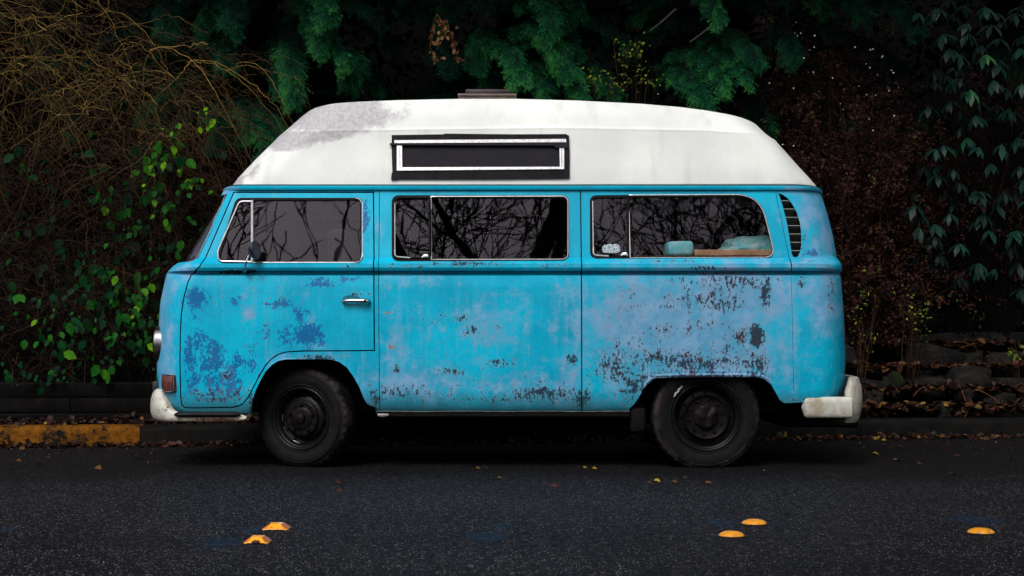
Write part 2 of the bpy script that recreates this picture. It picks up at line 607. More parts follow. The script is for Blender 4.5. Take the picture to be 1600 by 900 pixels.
# cab door cut out of the shell
DOOR = [(365.5, 301.5), (582.5, 301.5), (583.5, 400), (584, 546.5), (560, 547), (470, 547.5), (447, 549), (436, 552), (426, 558), (415, 569), (404, 587), (394, 607), (387, 620), (379, 630), (371, 634), (362, 635.5), (300, 636.5), (289, 636), (285, 632), (283.5, 622), (282, 560), (282.5, 520), (284, 490), (288, 465), (294, 442), (301, 429), (313, 417), (321, 404)]
dxz = XZs(DOOR)
def grow(poly, d):
    n = len(poly)
    ar = sum(poly[i][0] * poly[(i + 1) % n][1] - poly[(i + 1) % n][0] * poly[i][1] for i in range(n))
    s = 1 if ar > 0 else -1
    out = []
    for i in range(n):
        p0, p1, p2 = (Vector(poly[(i + k) % n]) for k in (-1, 0, 1))
        e1, e2 = (p1 - p0).normalized(), (p2 - p1).normalized()
        n1, n2 = Vector((e1.y, -e1.x)) * s, Vector((e2.y, -e2.x)) * s
        nn = (n1 + n2)
        nn = nn / max(.5, nn.length_squared / 2) if nn.length > 1e-6 else n1
        out.append(tuple(p1 + nn * d))
    return out
def shell_solid(o_out, o_in, rws=None, coarse=True):
    rw = rws or ([652] + rows[1:-1] + [284])
    a = []
    for ex, fl in ((o_out, False), (o_in, True)):
        rr = [plan_ring(r, off_row(r), tab(r, FRONT_R, FRONT_P), tab(r, REAR_R, REAR_P), tab(r, *FA), tab(r, *RA), ex, ex, nside=60) for r in rw]
        a.append(loft(rr, True, flip=fl, m=1))
    return raw('cutter', a, MAT2)
door = raw('cab_door', [outer, loft([plan_ring(r, off_row(r), tab(r, FRONT_R, FRONT_P), tab(r, REAR_R, REAR_P), tab(r, *FA), tab(r, *RA), -.03, -.03, nside=60) for r in [645] + rows[1:-1] + [292]], True, flip=True, m=1)], MAT2)
boolean(door, prisms([dxz], 8.8, 9.75, 0), 'INTERSECT')
boolean(door, prisms([W1], 8.7, 9.9))
dc = shell_solid(.03, -.05)
boolean(dc, prisms([grow(dxz, .0075)], 8.7, 9.75), 'INTERSECT')
boolean(body, dc)
# thin panel seams
def slit(p0, p1, wd=.0030):
    a, b_ = on_side(*p0), on_side(*p1)
    a, b_ = Vector((a.x, a.z)), Vector((b_.x, b_.z))
    d = (b_ - a).normalized(); nn = Vector((-d.y, d.x)) * wd
    return [tuple(a + nn), tuple(b_ + nn), tuple(b_ - nn), tuple(a - nn)]
for p0, p1, wd_, dp in (((593, 284), (594.5, 662), .0019, -.008), ((907, 284), (908.5, 662), .0036, -.012), ((1233.5, 403.5), (1235.5, 424), .0030, -.010),
                        ((1212, 301), (1233, 403), .0015, -.005), ((1236, 432), (1240, 610), .0009, -.004)):
    sc_ = shell_solid(.02, dp, [672] + rows[1:-1] + [276])
    boolean(sc_, prisms([slit(p0, p1, wd_)], 8.7, 9.75), 'INTERSECT')
    n0 = len(body.data.vertices)
    boolean(body, sc_)
    print('seam', p0, n0, len(body.data.vertices))
# air intake opening
LOUV = [(1216.5, 302), (1222, 303.5), (1230, 309), (1238, 319), (1245, 332), (1250, 348), (1252, 365), (1252, 382), (1250, 394), (1246, 401.5), (1240.5, 402), (1237, 397), (1234, 375), (1229, 345), (1223, 322)]
boolean(body, prisms([XZs(LOUV)], 8.7, 9.30))

# where the paint is worn: (px, py, rx, ry, strength)
FADE = [(640,440,60,12,.6),(690,500,60,35,.4),(765,510,55,40,.65),(655,600,75,30,.75),(720,575,50,25,.4),(800,470,95,30,.35),(820,605,95,25,.65),(617,540,26,60,.6),(885,600,25,40,.8),(880,440,40,20,.35),
 (1060,505,150,75,1.0),(1150,460,100,45,1.0),(1000,455,45,28,.5),(1285,470,28,62,.85),(1120,560,110,34,.9),(960,560,50,70,.6),(1225,570,25,70,.7),(1215,450,30,30,.6),(1260,330,30,25,.9),(1285,375,22,40,.8),(1262,413,40,8,.8),(1040,612,40,14,.7),
 (258,560,14,110,.85),(262,455,12,30,.9),(290,424,20,10,.9),(480,554,90,7,.5),(573,600,16,40,.6),(325,435,4,12,1),(385,455,6,10,.6),(388,490,10,9,.9),(478,460,7,7,.8),(468,447,6,7,.7),(485,500,6,9,.9),(590,360,8,20,.5),(450,560,50,5,.6),(1180,420,30,6,.5),(355,300,10,8,.8),(1250,300,30,6,.7),(572,330,7,14,.3),(340,600,30,20,.3),(485,540,30,6,.7),(420,610,20,20,.4)]
SCAB = [(308,467,16,15,1),(300,500,8,12,.6),(366,470,9,6,.9),(410,440,18,6,.4),(440,475,26,7,.75),(408,470,6,20,.5),(505,441,26,7,.9),(548,436,20,5,.8),(312,530,12,18,.8),(330,560,22,26,.85),(297,560,10,30,.8),(300,600,13,18,.8),(352,600,32,26,.85),(372,570,16,22,.7),(482,524,24,18,.95),(415,520,14,14,.6),(448,528,14,18,.7),(470,489,12,9,.9),(340,620,44,8,.7),(392,560,8,25,.6),(571,345,5,26,.8),(500,470,24,12,.35),(735,455,20,8,.3),(1270,395,22,8,.6),(1250,360,10,10,.4),(660,500,20,10,.4)]
CHIP = [(1145,440,60,14,.62),(1195,457,7,22,1.0),(1165,437,16,5,.9),(1100,470,60,16,.6),(1125,477,12,8,.85),(1050,515,50,14,.5),(1110,505,30,8,.55),(1181,526,9,16,1.25),(1156,526,6,10,1.0),(1085,565,80,14,.75),(1025,557,16,8,.95),(960,572,32,26,.62),(1102,570,30,10,.8),(1180,570,16,16,.8),(985,600,26,22,.7),(1150,470,10,16,.7),(1080,455,20,12,.5),(1060,440,20,10,.5),(1255,440,8,8,.7),(1300,465,5,28,.6),(1130,550,30,24,.5),(1020,480,50,30,.3),
 (625,612,32,12,.62),(850,613,46,7,.85),(700,618,70,8,.5),(893,562,7,7,1.1),(910,626,12,12,.95),(720,495,9,4,.8),(735,515,10,6,.7),(780,568,18,6,.8),(705,580,22,6,.7),(780,510,8,5,.6),(620,577,6,4,1.0),(690,496,10,8,.5),(680,540,40,30,.22),(590,625,8,14,.8),(800,625,100,5,.6),(800,600,100,14,.3),
 (640,416,30,4,.6),(730,412,62,3.5,.75),(862,415,22,3,.7),(367,425,22,3,1.1),(395,423,8,3,.9),(540,416,14,3,.75),(1105,419,26,3,.75),(1050,408,80,2,.5),(360,612,60,9,.5),(356,587,8,12,.6),(335,625,50,5,.6),(394,632,3,14,1.3),(392,610,3,10,.7),(500,559,30,2,1.0),(578,615,4,24,.6),(1100,588,90,2,.9),(405,590,2,8,1.0),(950,600,40,30,.3),(560,460,16,4,.6),(1240,625,60,4,.5),(1265,405,30,6,.4),(1256,375,8,30,.35),(400,480,60,60,.18),(1000,540,60,50,.35)]
RUST = [(607,490,9,6,1.0),(615,544,16,5,1.0),(648,548,7,10,.7),(690,480,8,4,.4),(365,423,16,4,.45),(478,470,4,3,1.0),(395,636,4,10,.7),(967,500,6,30,.45),(955,515,10,10,.5),(340,618,60,5,.35),(700,636,90,4,.35),(484,505,4,4,.9)]
def blob(px, py, lst):
    out = np.zeros(len(px))
    for (cx, cy, rx, ry, s) in lst:
        d2 = ((px - cx) / (rx * 1.22)) ** 2 + ((py - cy) / (ry * 1.22)) ** 2
        out = np.maximum(out, s * .93 * np.exp(-d2 * .7))
    return out
def wear(o, fade=FADE, scab=SCAB, chip=CHIP, rust=RUST, base=(0, 0, 0, 0)):
    me = o.data
    n = len(me.vertices)
    co = np.empty(n * 3, dtype=np.float32)
    me.vertices.foreach_get('co', co)
    co = co.reshape(-1, 3) + np.array(world_loc(o), dtype=np.float32)
    Y = np.where(co[:, 1] < YC, co[:, 1], 2 * YC - co[:, 1])       # the far side has like wear
    px = 800 + FPX * co[:, 0] / Y
    py = HOR - (co[:, 2] - CAMH) * FPX / Y
    for k, lst, b in (('wear_fade', fade, base[0]), ('wear_scab', scab, base[1]), ('wear_chip', chip, base[2]), ('wear_rust', rust, base[3])):
        a = me.attributes.new(k, 'FLOAT', 'POINT')
        a.data.foreach_set('value', (blob(px, py, lst) + b).astype(np.float32))
for o in (body, door):
    bm = bmesh.new(); bm.from_mesh(o.data)
    bmesh.ops.remove_doubles(bm, verts=bm.verts, dist=1e-5)
    # keep long thin faces out of the normals
    bmesh.ops.triangulate(bm, faces=[f for f in bm.faces if len(f.verts) > 6])
    bm.to_mesh(o.data); bm.free()
    finish(o.data, True, 30)
    adopt(o, van)
    wear(o)

def dense(pts, step=4.0, closed=True):
    out = []
    n = len(pts)
    for i in range(n if closed else n - 1):
        a, b_ = pts[i], pts[(i + 1) % n]
        L = math.hypot(b_[0] - a[0], b_[1] - a[1])
        k = max(1, int(L / step))
        for j in range(k):
            out.append((a[0] + (b_[0] - a[0]) * j / k, a[1] + (b_[1] - a[1]) * j / k))
    if not closed: out.append(pts[-1])
    return out
# rolled lips over the wheel openings
for arc, r_ in ((AR[4:14], .013), (AF[5:14], .005)):
    m_ = MB()
    pp_ = dense(arc, 8, False)
    m_.tube([on_side(x, y - 1.5 * (r_ > .01), .001) for x, y in pp_], [r_ * (.4 if i in (0, len(pp_) - 1) else 1) for i in range(len(pp_))], 8)
    o = m_.build('arch_lip', M['paint'], van)
    wear(o, base=(.55 if r_ > .005 else .1, 0, .12, 0), scab=[])  # the rear lip's highlight is put into its colour as extra fade

# wind screen and rear screen: a thin curved sheet of glass in the opening
scr = shell_solid(-.010, -.016)
scr.name = 'windscreen'
boolean(scr, prisms([grow(SHIELD, .006)], 8.7, 11.3), 'INTERSECT')
scr.data.materials.clear(); scr.data.materials.append(M['glass'])
scr.data.polygons.foreach_set('material_index', [0] * len(scr.data.polygons))
finish(scr.data, True, 30); adopt(scr, van)
def corner_pt(px, row, d=0.0):
    rg = plan_ring(row, off_row(row), tab(row, FRONT_R, FRONT_P), tab(row, REAR_R, REAR_P), tab(row, *FA), tab(row, *RA), d, d)
    best = min((p for p in rg[:60] if p[1] < YC), key=lambda p: abs(800 + FPX * p[0] / p[1] - px))
    return Vector(best)
for sgn in (1, -1):
    m_ = MB()
    q_ = [corner_pt(px, row, .001) for px, row in [(352, 303), (345, 320), (337, 340), (329, 360), (321, 380), (313, 398), (309, 403), (302, 407), (296, 408.5)]]
    if sgn < 0:
        for v in q_: v.y = 2 * YC - v.y
    m_.tube(q_, .0035, 6)
    m_.build('windscreen_trim', M['chrome'], van)
rs = shell_solid(-.010, -.016)
rs.name = 'rear_window'
bb = MB(); hz2 = grow(hz, .006)
bb.add([(1.2, y, z) for y, z in hz2] + [(2.6, y, z) for y, z in hz2], [])
bb.f = [tuple(range(n_))[::-1], tuple(range(n_, 2 * n_))] + [(i, (i + 1) % n_, (i + 1) % n_ + n_, i + n_) for i in range(n_)]
bb.m = [1] * len(bb.f)
rc = raw('cutter', [(bb.v, bb.f, bb.m)], MAT2); fix_normals(rc.data)
boolean(rs, rc, 'INTERSECT')
rs.data.materials.clear(); rs.data.materials.append(M['glass'])
rs.data.polygons.foreach_set('material_index', [0] * len(rs.data.polygons))
finish(rs.data, True, 30); adopt(rs, van)

def trim(pts, r, d, name, mat, parent, closed=True):
    b = MB()
    b.tube([on_side(x, y, d) for x, y in pts], r, 6, closed)
    return b.build(name, mat, parent)
def pane(poly, d, name, mat, parent, rowref=(303, 398), far=False):
    """flat sheet of glass (4 mm) on the plane of the upper side"""
    y0, y1 = YN - off_row(rowref[0]), YN - off_row(rowref[1])
    z0, z1 = on_side(700, rowref[0]).z, on_side(700, rowref[1]).z
    def yy(z): return y0 + (y1 - y0) * (z - z0) / (z1 - z0)
    n = len(poly)
    vs = []
    for e in (0, .004):
        for px, py in poly:
            v = P(px, py, YN - off_row(py))
            Y = yy(v.z) - d + e
            if far: Y = 2 * YC - Y
            vs.append((v.x, Y, v.z))
    fs = [tuple(range(n)), tuple(range(2 * n - 1, n - 1, -1))] + [(i, i + n, (i + 1) % n + n, (i + 1) % n) for i in range(n)]
    o = mesh_obj(name, vs, fs, mat, parent, False)
    fix_normals(o.data)
    return o
def frame_between(outerp, innerp, d, th, name, mat, parent):
    """flat ring between two outlines with the same number of points, standing d proud of the skin"""
    n = len(outerp)
    vs = []
    for e in (d, d - th):
        vs += [on_side(x, y, e) for x, y in outerp] + [on_side(x, y, e) for x, y in innerp]
    fs = []
    for i in range(n):
        j = (i + 1) % n
        fs += [(i, j, n + j, n + i), (2 * n + i, 3 * n + i, 3 * n + j, 2 * n + j), (i, 2 * n + i, 2 * n + j, j), (n + i, n + j, 3 * n + j, 3 * n + i)]
    o = mesh_obj(name, vs, fs, mat, parent, False)
    fix_normals(o.data)
    return o

# --- cab door window
W1p = round_poly([(369, 309), (566, 309), (566, 411), (336, 411.5)], [13, 8, 8, 12])
i1 = round_poly([(372, 313), (563, 312), (563, 408.5), (340.5, 408.5)], [12, 8, 8, 11])
frame_between(W1p, i1, .001, .02, 'window_seal', M['rubber'], door)
pane(round_poly([(394, 311), (564, 311), (564, 410), (394, 410)], [1, 8, 8, 1]), -.012, 'window_pane', M['glass'], door)
pane(round_poly([(371, 312), (394, 312), (394, 410), (338, 410)], [12, 1, 1, 11]), -.009, 'vent_pane', M['glass'], door)
tr = MB()
tr.tube([on_side(x, y, .003) for x, y in dense(round_poly([(394, 314.5), (374, 314.5), (340.5, 392), (341, 408), (394, 409)], [0, 9, 6, 9, 0])[0:], 5, False)], .0042, 6)
tr.tube([on_side(x, y, .005) for x, y in [(394, 313), (394, 345), (394, 380), (394, 409)]], .0075, 6)
tr.build('vent_window_trim', M['bright'], door)
tr = MB()
pl = dense([(394, 410), (555, 410), (563, 408), (566, 400), (566, 318), (562, 311), (556, 309.5)], 6, False)
tr.tube([on_side(x, y, .002) for x, y in pl], .0024, 6)
tr.build('window_edge_trim', M['bright'], door)

# --- the two rear side windows
def side_window(name, outerp, orad, ventp, vrad, mainp, mrad, seg, sticker=False):
    op = round_poly(outerp, orad, seg)
    ip = round_poly([(x + (4 if k in (0, 3) else -3), y + (4 if k < 2 else -3)) for k, (x, y) in enumerate(outerp)], [r * .8 for r in orad], seg)
    seal = frame_between(op, ip, .004, .026, name, M['rubber'], van)
    if len(outerp) == 4:
        seal['label'] = 'rear side window with black seal and thin bright trim' if sticker else 'middle side window with black seal and thin bright trim'
    vp = round_poly(ventp, vrad, seg)
    mp = round_poly(mainp, mrad, seg)
    pane(vp, -.010, 'vent_pane', M['glass'], seal)
    pane(mp, -.006, 'window_pane', M['glass'], seal)
    bar = MB()
    xb = ventp[1][0]
    a, b_ = on_side(xb - 1, ventp[1][1] - 2, .003), on_side(mainp[0][0] - 1, ventp[2][1] + 3, .003)
    a, b_ = on_side(xb + 1.0, ventp[1][1] - 4, .002), on_side(xb + 1.0, ventp[2][1] + 2, .002)
    bar.tube([a, (a + b_) / 2, b_], .010, 6)
    bar.build('divider_bar', M['rubber'], seal)
    t = MB()
    t.tube([on_side(x, y, .007) for x, y in dense(mp, 8)], .0030, 6, True)
    t.build('window_trim', M['bright'], seal)
    t = MB()
    q = dense(round_poly([ventp[1], ventp[0], ventp[3], ventp[2]], [0, 3, 8, 0], 5), 4, False)
    k = len(q)
    q2 = dense([(ventp[0][0], ventp[0][1] + 4), (ventp[3][0], ventp[3][1] - 9)], 4, False)
    q2 = q2[:-1]
    q3 = dense(round_poly([(ventp[3][0], ventp[3][1] - 12), (ventp[3][0], ventp[3][1] - 1), (ventp[3][0] + 27, ventp[3][1] + 1)], [0, 7, 0], 5)[0:], 3, False)
    qq = q2 + q3[:-1]
    t.tube([on_side(x, y, .006) for x, y in qq], [.0028] * len(q2) + [.0042] * (len(qq) - len(q2)), 6)
    t.build('vent_trim', M['bright'], seal)
    t = MB()
    c_ = (ventp[2][0] - 6, ventp[2][1] - 1)
    t.tube([on_side(c_[0] - 6, c_[1] + 1.5, .008), on_side(c_[0] - 2, c_[1] - 1, .010), on_side(c_[0] + 2, c_[1] - 1, .010), on_side(c_[0] + 5, c_[1] + 1.5, .008)], [.004, .010, .011, .004], 8)
    t.build('vent_latch', M['bright'], seal)
    return seal
sw = side_window('side_window', [(612, 305), (889, 305), (889, 407), (612, 408)], [12, 12, 12, 12],
                 [(617, 313), (671, 312), (671, 402), (617, 402)], [5, 0, 0, 8],
                 [(673.5, 307), (887.5, 306.5), (887.5, 405), (674, 405.5)], [0, 10, 10, 0], 6)
rw = side_window('side_window', [(921.5, 305), (1188, 302.5), (1212.5, 402.5), (922, 404)], [12, 50, 15, 12],
                 [(926, 310), (981, 309), (982, 399), (927, 399.5)], [4, 0, 0, 8],
                 [(982.5, 304.8), (1187, 304), (1211.5, 402), (984.5, 402.8)], [0, 49, 14, 0], 10, True)
# sticker on the vent pane: pale blue oval crest with lettering-like marks
stn = NT('pale_crest_sticker')
sco = stn.co()
cells = stn.vor(sco, 130).outputs['Distance']
stn.col(stn.mix(stn.ss(stn.noise(sco, 150, 3), .42, .56), (.10, .13, .17), (.48, .58, .66)))
stn.rough(.5)
spts = [(941, 386), (944, 382.5), (949, 382), (953, 380.5), (957, 382), (962, 380.5), (967, 383), (969, 386.5), (969, 392), (966, 394.5), (956, 395.5), (943, 394.5), (941, 391)]
pane(spts, -.0045, 'sticker', stn.mat, rw)
# far side panes
for poly in (round_poly([(394, 311), (564, 311), (564, 410), (338, 410)], 8), round_poly([(613, 306), (888, 306), (888, 406), (613, 407)], 10),
             round_poly([(923, 306), (1188, 303.5), (1211, 402), (923, 403)], 12)):
    pane(poly, -.006, 'far_side_pane', M['glass'], van, far=True)

# --- air intake: dark back plate and pale slats
lv = MB()
for k in range(7):
    py = 314 + k * 13.0
    xl = tab(py, [302, 322, 345, 375, 397], [1216.5, 1223, 1229, 1234, 1237])
    xr_ = tab(py, [302, 309, 319, 332, 348, 365, 382, 402], [1222, 1230, 1238, 1245, 1250, 1252, 1252, 1246])
    a0, a1 = on_side(xl - 1, py, -.006), on_side(xr_ + 1, py, -.006)
    vs = [a0, a1, a1 + Vector((0, .030, -.018)), a0 + Vector((0, .030, -.018))]
    vs += [v + Vector((0, .002, .004)) for v in vs]
    lv.add(vs, [(0, 1, 2, 3), (7, 6, 5, 4), (0, 4, 5, 1), (1, 5, 6, 2), (2, 6, 7, 3), (3, 7, 4, 0)])
intake = MB()
bx = XZs(LOUV)
intake.prism(grow(bx, .01), 9.25, 9.27)
ai = intake.build('air_intake', M['inside'], van, False)
lv.build('louvre_slats', simple('louvre_edge_paint', (.16, .20, .19), .5), ai, False)

# --- drip rail with the black gasket above it
def band(r0, r1, e0, e1, name, mat, parent, base_row=293, nside=150):
    def rg(r, e): return plan_ring(r, off_row(base_row), tab(base_row, FRONT_R, FRONT_P) + 4.5, tab(base_row, REAR_R, REAR_P) - 2.5, .18, .26, e, e, nside=nside)
    rings = [rg(r1, e0), rg(r1 - .5, e1 * .8), rg((r0 + r1) / 2 + .8, e1), rg(r0 + 1, e1), rg(r0, e1 * .75), rg(r0, e0)]
    vs, fs, mi = loft(rings, False)
    n = len(rings[0]); k = len(rings)
    fs += [((k - 1) * n + j, (k - 1) * n + (j + 1) % n, (j + 1) % n, j) for j in range(n)]
    o = mesh_obj(name, vs, fs, mat, parent, True)
    fix_normals(o.data)
    return o
dr = band(290.5, 297.5, -.02, .022, 'drip_rail', M['paint'], van)
wear(dr, base=(.12, 0, .1, 0), scab=[])
band(288.3, 291.0, -.03, .010, 'roof_gasket', M['rubber'], van)

# --- high roof
CRX, CRP = [380, 430, 640, 870, 1100, 1215, 1260], [206, 205, 202, 199, 203.5, 211, 216]
TPX, TPP = [380, 440, 470, 480, 492, 520, 560, 620, 680, 720, 808, 900, 1000, 1060, 1100, 1150, 1186, 1200, 1240], [172, 172, 171.5, 168, 165.3, 161.5, 159, 156.5, 155.2, 154.5, 154.5, 157, 162, 167, 172, 180.5, 187.5, 190, 198]
S_K = [0, .08, .27, .58, .79, .97, 1.0, 1.02, 1.06, 1.5, 1.9, 2.0]
S_F = [357, 360.5, 372.5, 397, 415, 430.5, 432.5, 433.5, 435, 452, 467, 471]
S_R = [1277.5, 1275, 1263.5, 1243, 1229, 1215.5, 1213.5, 1212.5, 1210, 1198, 1188, 1185]
S_O = [-.108, -.110, -.118, -.138, -.149, -.157, -.157, -.164, -.169, -.196, -.238, -.262]
def roof_ring(s):
    off = tab(s, S_K, S_O)
    Yn = YN - off
    def zf(x):
        px = 800 + x * FPX / Yn
        rail, cr, tp = 290.2 - (px - 800) * .0035, tab(px, CRX, CRP), tab(px, TPX, TPP)
        row = rail + (cr - rail) * s if s <= 1 else cr + (tp - cr) * (s - 1)
        return CAMH + (HOR - row) * Yn / FPX
    return plan_ring(291, off, tab(s, S_K, S_F), tab(s, S_K, S_R), .34, .30, 0, 0, zf, q=3.0, nside=150)
ss_ = [0, .03, .08, .16, .27, .38, .48, .58, .68, .79, .88, .95, .97, .985, 1.0, 1.01, 1.02, 1.035, 1.06, 1.12, 1.22, 1.35, 1.5, 1.65, 1.78, 1.88, 1.95, 2.0]
rr = [roof_ring(s) for s in ss_]
last = rr[-1]
cxm = (max(v[0] for v in last) + min(v[0] for v in last)) / 2
for k, (sc1, up) in enumerate(((.985, .0008), (.95, .003), (.88, .008), (.75, .017), (.5, .027), (.2, .030))):
    cx0 = cxm
    rr.append([(cx0 + (v[0] - cx0) * (1 - (1 - sc1) * .35), YC + (v[1] - YC) * sc1, v[2] + up * (1 - .6 * ((v[0] - cx0) / 1.7) ** 2)) for v in last])
vs, fs, mi = loft(rr, True)
roof = mesh_obj('high_roof', vs, fs, M['roof'], van, True, angle=0)
roof['label'] = 'white fibreglass high roof with a grey worn patch at its front'
wear(roof, fade=[(525,182,85,22,.95),(590,178,30,12,.8),(440,222,60,14,.85),(480,213,60,9,.8),(395,255,22,30,.6),(370,283,8,14,.9),(560,175,45,10,.7),(640,160,30,4,.4)], scab=[], rust=[],
     chip=[(760,160,140,2.5,.65),(520,163,90,2,.6),(660,159,60,2,.7),(830,162,40,2,.6),(395,240,10,20,.4),(700,157,100,1.5,.8),(1000,164,200,1.2,.5)])
# --- roof window
def on_roof(px, py, d=0):
    s = (290.5 - py) / (290.5 - tab(px, CRX, CRP))
    return P(px, py, YN - tab(s, S_K, S_O) - d)
def roof_bar(b, pts4, d, th, m=0):
    """quad outline on the roof side, d proud, th thick"""
    vs = [on_roof(x, y, d) for x, y in pts4] + [on_roof(x, y, d - th) for x, y in pts4]
    n = len(pts4)
    return b.add(vs, [tuple(range(n)), tuple(range(2 * n - 1, n - 1, -1))] + [(i, i + n, (i + 1) % n + n, (i + 1) % n) for i in range(n)], m)
sur = MB()
topl = [(612, 211), (640, 210.6), (692, 209.8), (696, 208.6), (740, 209.2), (800, 209.8), (850, 209.6), (884, 209.4), (889, 212)]
botl = [(890, 275), (889, 278), (800, 279), (720, 279.3), (640, 279.4), (622, 279.2), (621, 280.3), (611, 280.4), (611.5, 273), (613, 268)]
oo = topl + [(890, 240)] + botl + [(612, 240)]
cxr, cyr = 750.5, 244
n_o = len(oo)
ii = []
for x, y in oo:
    ii.append((min(max(x, 622), 881), min(max(y, 219), 265)))
vs = [on_roof(x, y, .016) for x, y in oo] + [on_roof(x, y, .016) for x, y in ii] + [on_roof(x, y, -.02) for x, y in oo] + [on_roof(x, y, -.02) for x, y in ii]
fs = []
for i in range(n_o):
    j = (i + 1) % n_o
    fs += [(i, j, n_o + j, n_o + i), (i, 2 * n_o + i, 2 * n_o + j, j), (n_o + i, n_o + j, 3 * n_o + j, 3 * n_o + i)]
rwin = mesh_obj('roof_window', vs, fs, M['tape'], van, False)
bm = bmesh.new(); bm.from_mesh(rwin.data); bmesh.ops.remove_doubles(bm, verts=bm.verts, dist=1e-6); bmesh.ops.recalc_face_normals(bm, faces=bm.faces); bm.to_mesh(rwin.data); bm.free()
fr = MB()
roof_bar(fr, [(616, 219), (884, 217), (885, 222), (616, 223.5)], .022, .03)
roof_bar(fr, [(620, 227), (628, 227), (628.5, 262), (620, 265.5)], .022, .03)
roof_bar(fr, [(874, 229), (881.5, 229), (881.5, 264), (875, 262)], .022, .03)
roof_bar(fr, [(620, 266.5), (620, 262.5), (628.6, 261.3), (875, 260.5), (881.5, 260.5), (881.5, 264)][::-1], .024, .03)
fr.build('window_frame', M['bright'], rwin, False)
g = MB()
for xx in (624.5, 877.5):
    roof_bar(g, [(xx, 230), (xx + .8, 230), (xx + .8, 261), (xx, 261)], .0232, .004)
roof_bar(g, [(609, 223.5), (680, 223.4), (886, 222), (888, 231), (868, 230.5), (866, 227.5), (830, 227), (700, 226.8), (609, 226.5)], .028, .02)
g.build('window_awning_rail', simple('weathered_grey_rubber', (.018, .018, .025), .5), rwin, False)
g = MB()
roof_bar(g, [(628, 226), (875, 226), (875, 262), (628, 262)], .006, .004)
scn = NT('dull_smoked_panel')
sco = scn.co()
scn.col(scn.mix(scn.ss(scn.noise(scn.co((3, 3, 40)), 3, 4), .35, .65), (.009, .0085, .013), (.015, .014, .020)))
scn.rough(.6); scn.set('Specular IOR Level', .12)
g.build('window_panel', scn.mat, rwin, False)

# --- roof vent
rv = MB()
yv = YC - .20
a, b_ = P(717.5, 161, yv), P(806, 147.2, yv)
rv.rbox((a.x, yv - .0, a.z - .02), (b_.x, yv + .42, b_.z), .006, 0)
a2, b2 = P(714, 149.5, yv - .01), P(806.5, 146.2, yv - .01)
rv.rbox((a2.x + .005, yv - .015, a2.z), (b2.x + .002, yv + .435, b2.z), .004, 0)
vent = rv.build('roof_vent', simple('sun_browned_plastic', (.085, .055, .050), .45, c2=(.18, .13, .115), scale=9), van, True)
rv = MB()
a, b_ = P(727, 146.3, yv + .03), P(797, 139.0, yv + .03)
rv.rbox((a.x, yv + .03, a.z), (b_.x, yv + .39, b_.z), .010, 0)
rv.rbox((a.x + .02, yv + .022, a.z + .004), (b_.x - .05, yv + .03, a.z + .012), .002, 0)
rv.build('vent_lid', simple('smoked_brown_plastic', (.045, .035, .040), .3, c2=(.07, .055, .06), scale=9), vent, True)

# --- door handle
hb = MB()
c0, c1 = on_side(536, 470, .028), on_side(574, 470.3, .028)
hb.tube([on_side(536, 471, .002), on_side(537, 470.5, .024), on_side(541, 470, .030), on_side(555, 469.5, .032), on_side(566, 470, .032), on_side(573, 470.5, .030), on_side(576, 471, .012), on_side(576, 471, .0)],
        [.009, .010, .010, .011, .014, .015, .013, .012], 10)
han = hb.build('door_handle', M['chrome'], door)
hb = MB()
cc = on_side(570, 470.3, .046)
hb.lathe((cc.x, cc.y, cc.z), [(.0005, -.002), (.007, -.002), (.0085, .002), (.0085, .01)], 20)
hb.build('lock_button', M['dark_metal'], han) if False else hb.build('lock_button', M['dark_metal'], door)
hb = MB()
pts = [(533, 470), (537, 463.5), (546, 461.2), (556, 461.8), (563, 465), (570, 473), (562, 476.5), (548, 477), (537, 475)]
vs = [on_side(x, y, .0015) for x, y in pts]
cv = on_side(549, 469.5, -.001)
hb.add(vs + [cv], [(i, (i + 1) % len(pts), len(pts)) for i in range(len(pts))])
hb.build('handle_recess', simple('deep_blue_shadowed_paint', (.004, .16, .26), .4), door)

# --- mirror
mr = MB()
mr.tube([on_side(383, 423, .004), on_side(383, 418, .035), on_side(385, 408, .075), on_side(389, 398, .10), on_side(393, 394, .11)], .0055, 8)
mr.tube([on_side(381, 425, .0), on_side(383, 420, .016), on_side(385.5, 416.5, .02)], [.014, .012, .008], 10)
mr.tube([on_side(387, 396.5, .105), on_side(391, 394.2, .118), on_side(396, 393.5, .118)], [.006, .009, .006], 8)
mir = mr.build('side_mirror', M['chrome'], van)
mir['label'] = 'round chrome side mirror on a bent arm'
hd = MB()
mc = on_side(399.2, 391, .12)
vs, fs = [], []
nn = 28
Rz = Matrix.Rotation(radians(-8), 3, 'Y') @ Matrix.Rotation(radians(-24), 3, 'Z')
prof = [(.0, -.046), (.020, -.042), (.038, -.030), (.049, -.012), (.054, .003), (.052, .006)]
for (r, d) in prof:
    for j in range(nn):
        a = 2 * pi * j / nn
        vs.append(mc + Rz @ Vector((d, r * cos(a) * .9, r * sin(a) * 1.08)))
for k in range(len(prof) - 1):
    for j in range(nn):
        fs.append((k * nn + j, k * nn + (j + 1) % nn, (k + 1) * nn + (j + 1) % nn, (k + 1) * nn + j))
hd.add(vs, fs)
hd.build('mirror_shell', simple('dark_tarnished_chrome', (.10, .11, .12), .15, .9), mir)
hd = MB()
vs = [mc + Rz @ Vector((.0062, .048 * cos(2 * pi * j / nn) * .9, .048 * sin(2 * pi * j / nn) * 1.08)) for j in range(nn)]
vs += [v + Rz @ Vector((-.003, 0, 0)) for v in vs]
hd.add(vs, [tuple(range(nn)), tuple(range(2 * nn - 1, nn - 1, -1))])
hd.build('mirror_glass', simple('mirror_silver', (.35, .40, .43), .08, 1.0), mir, False)

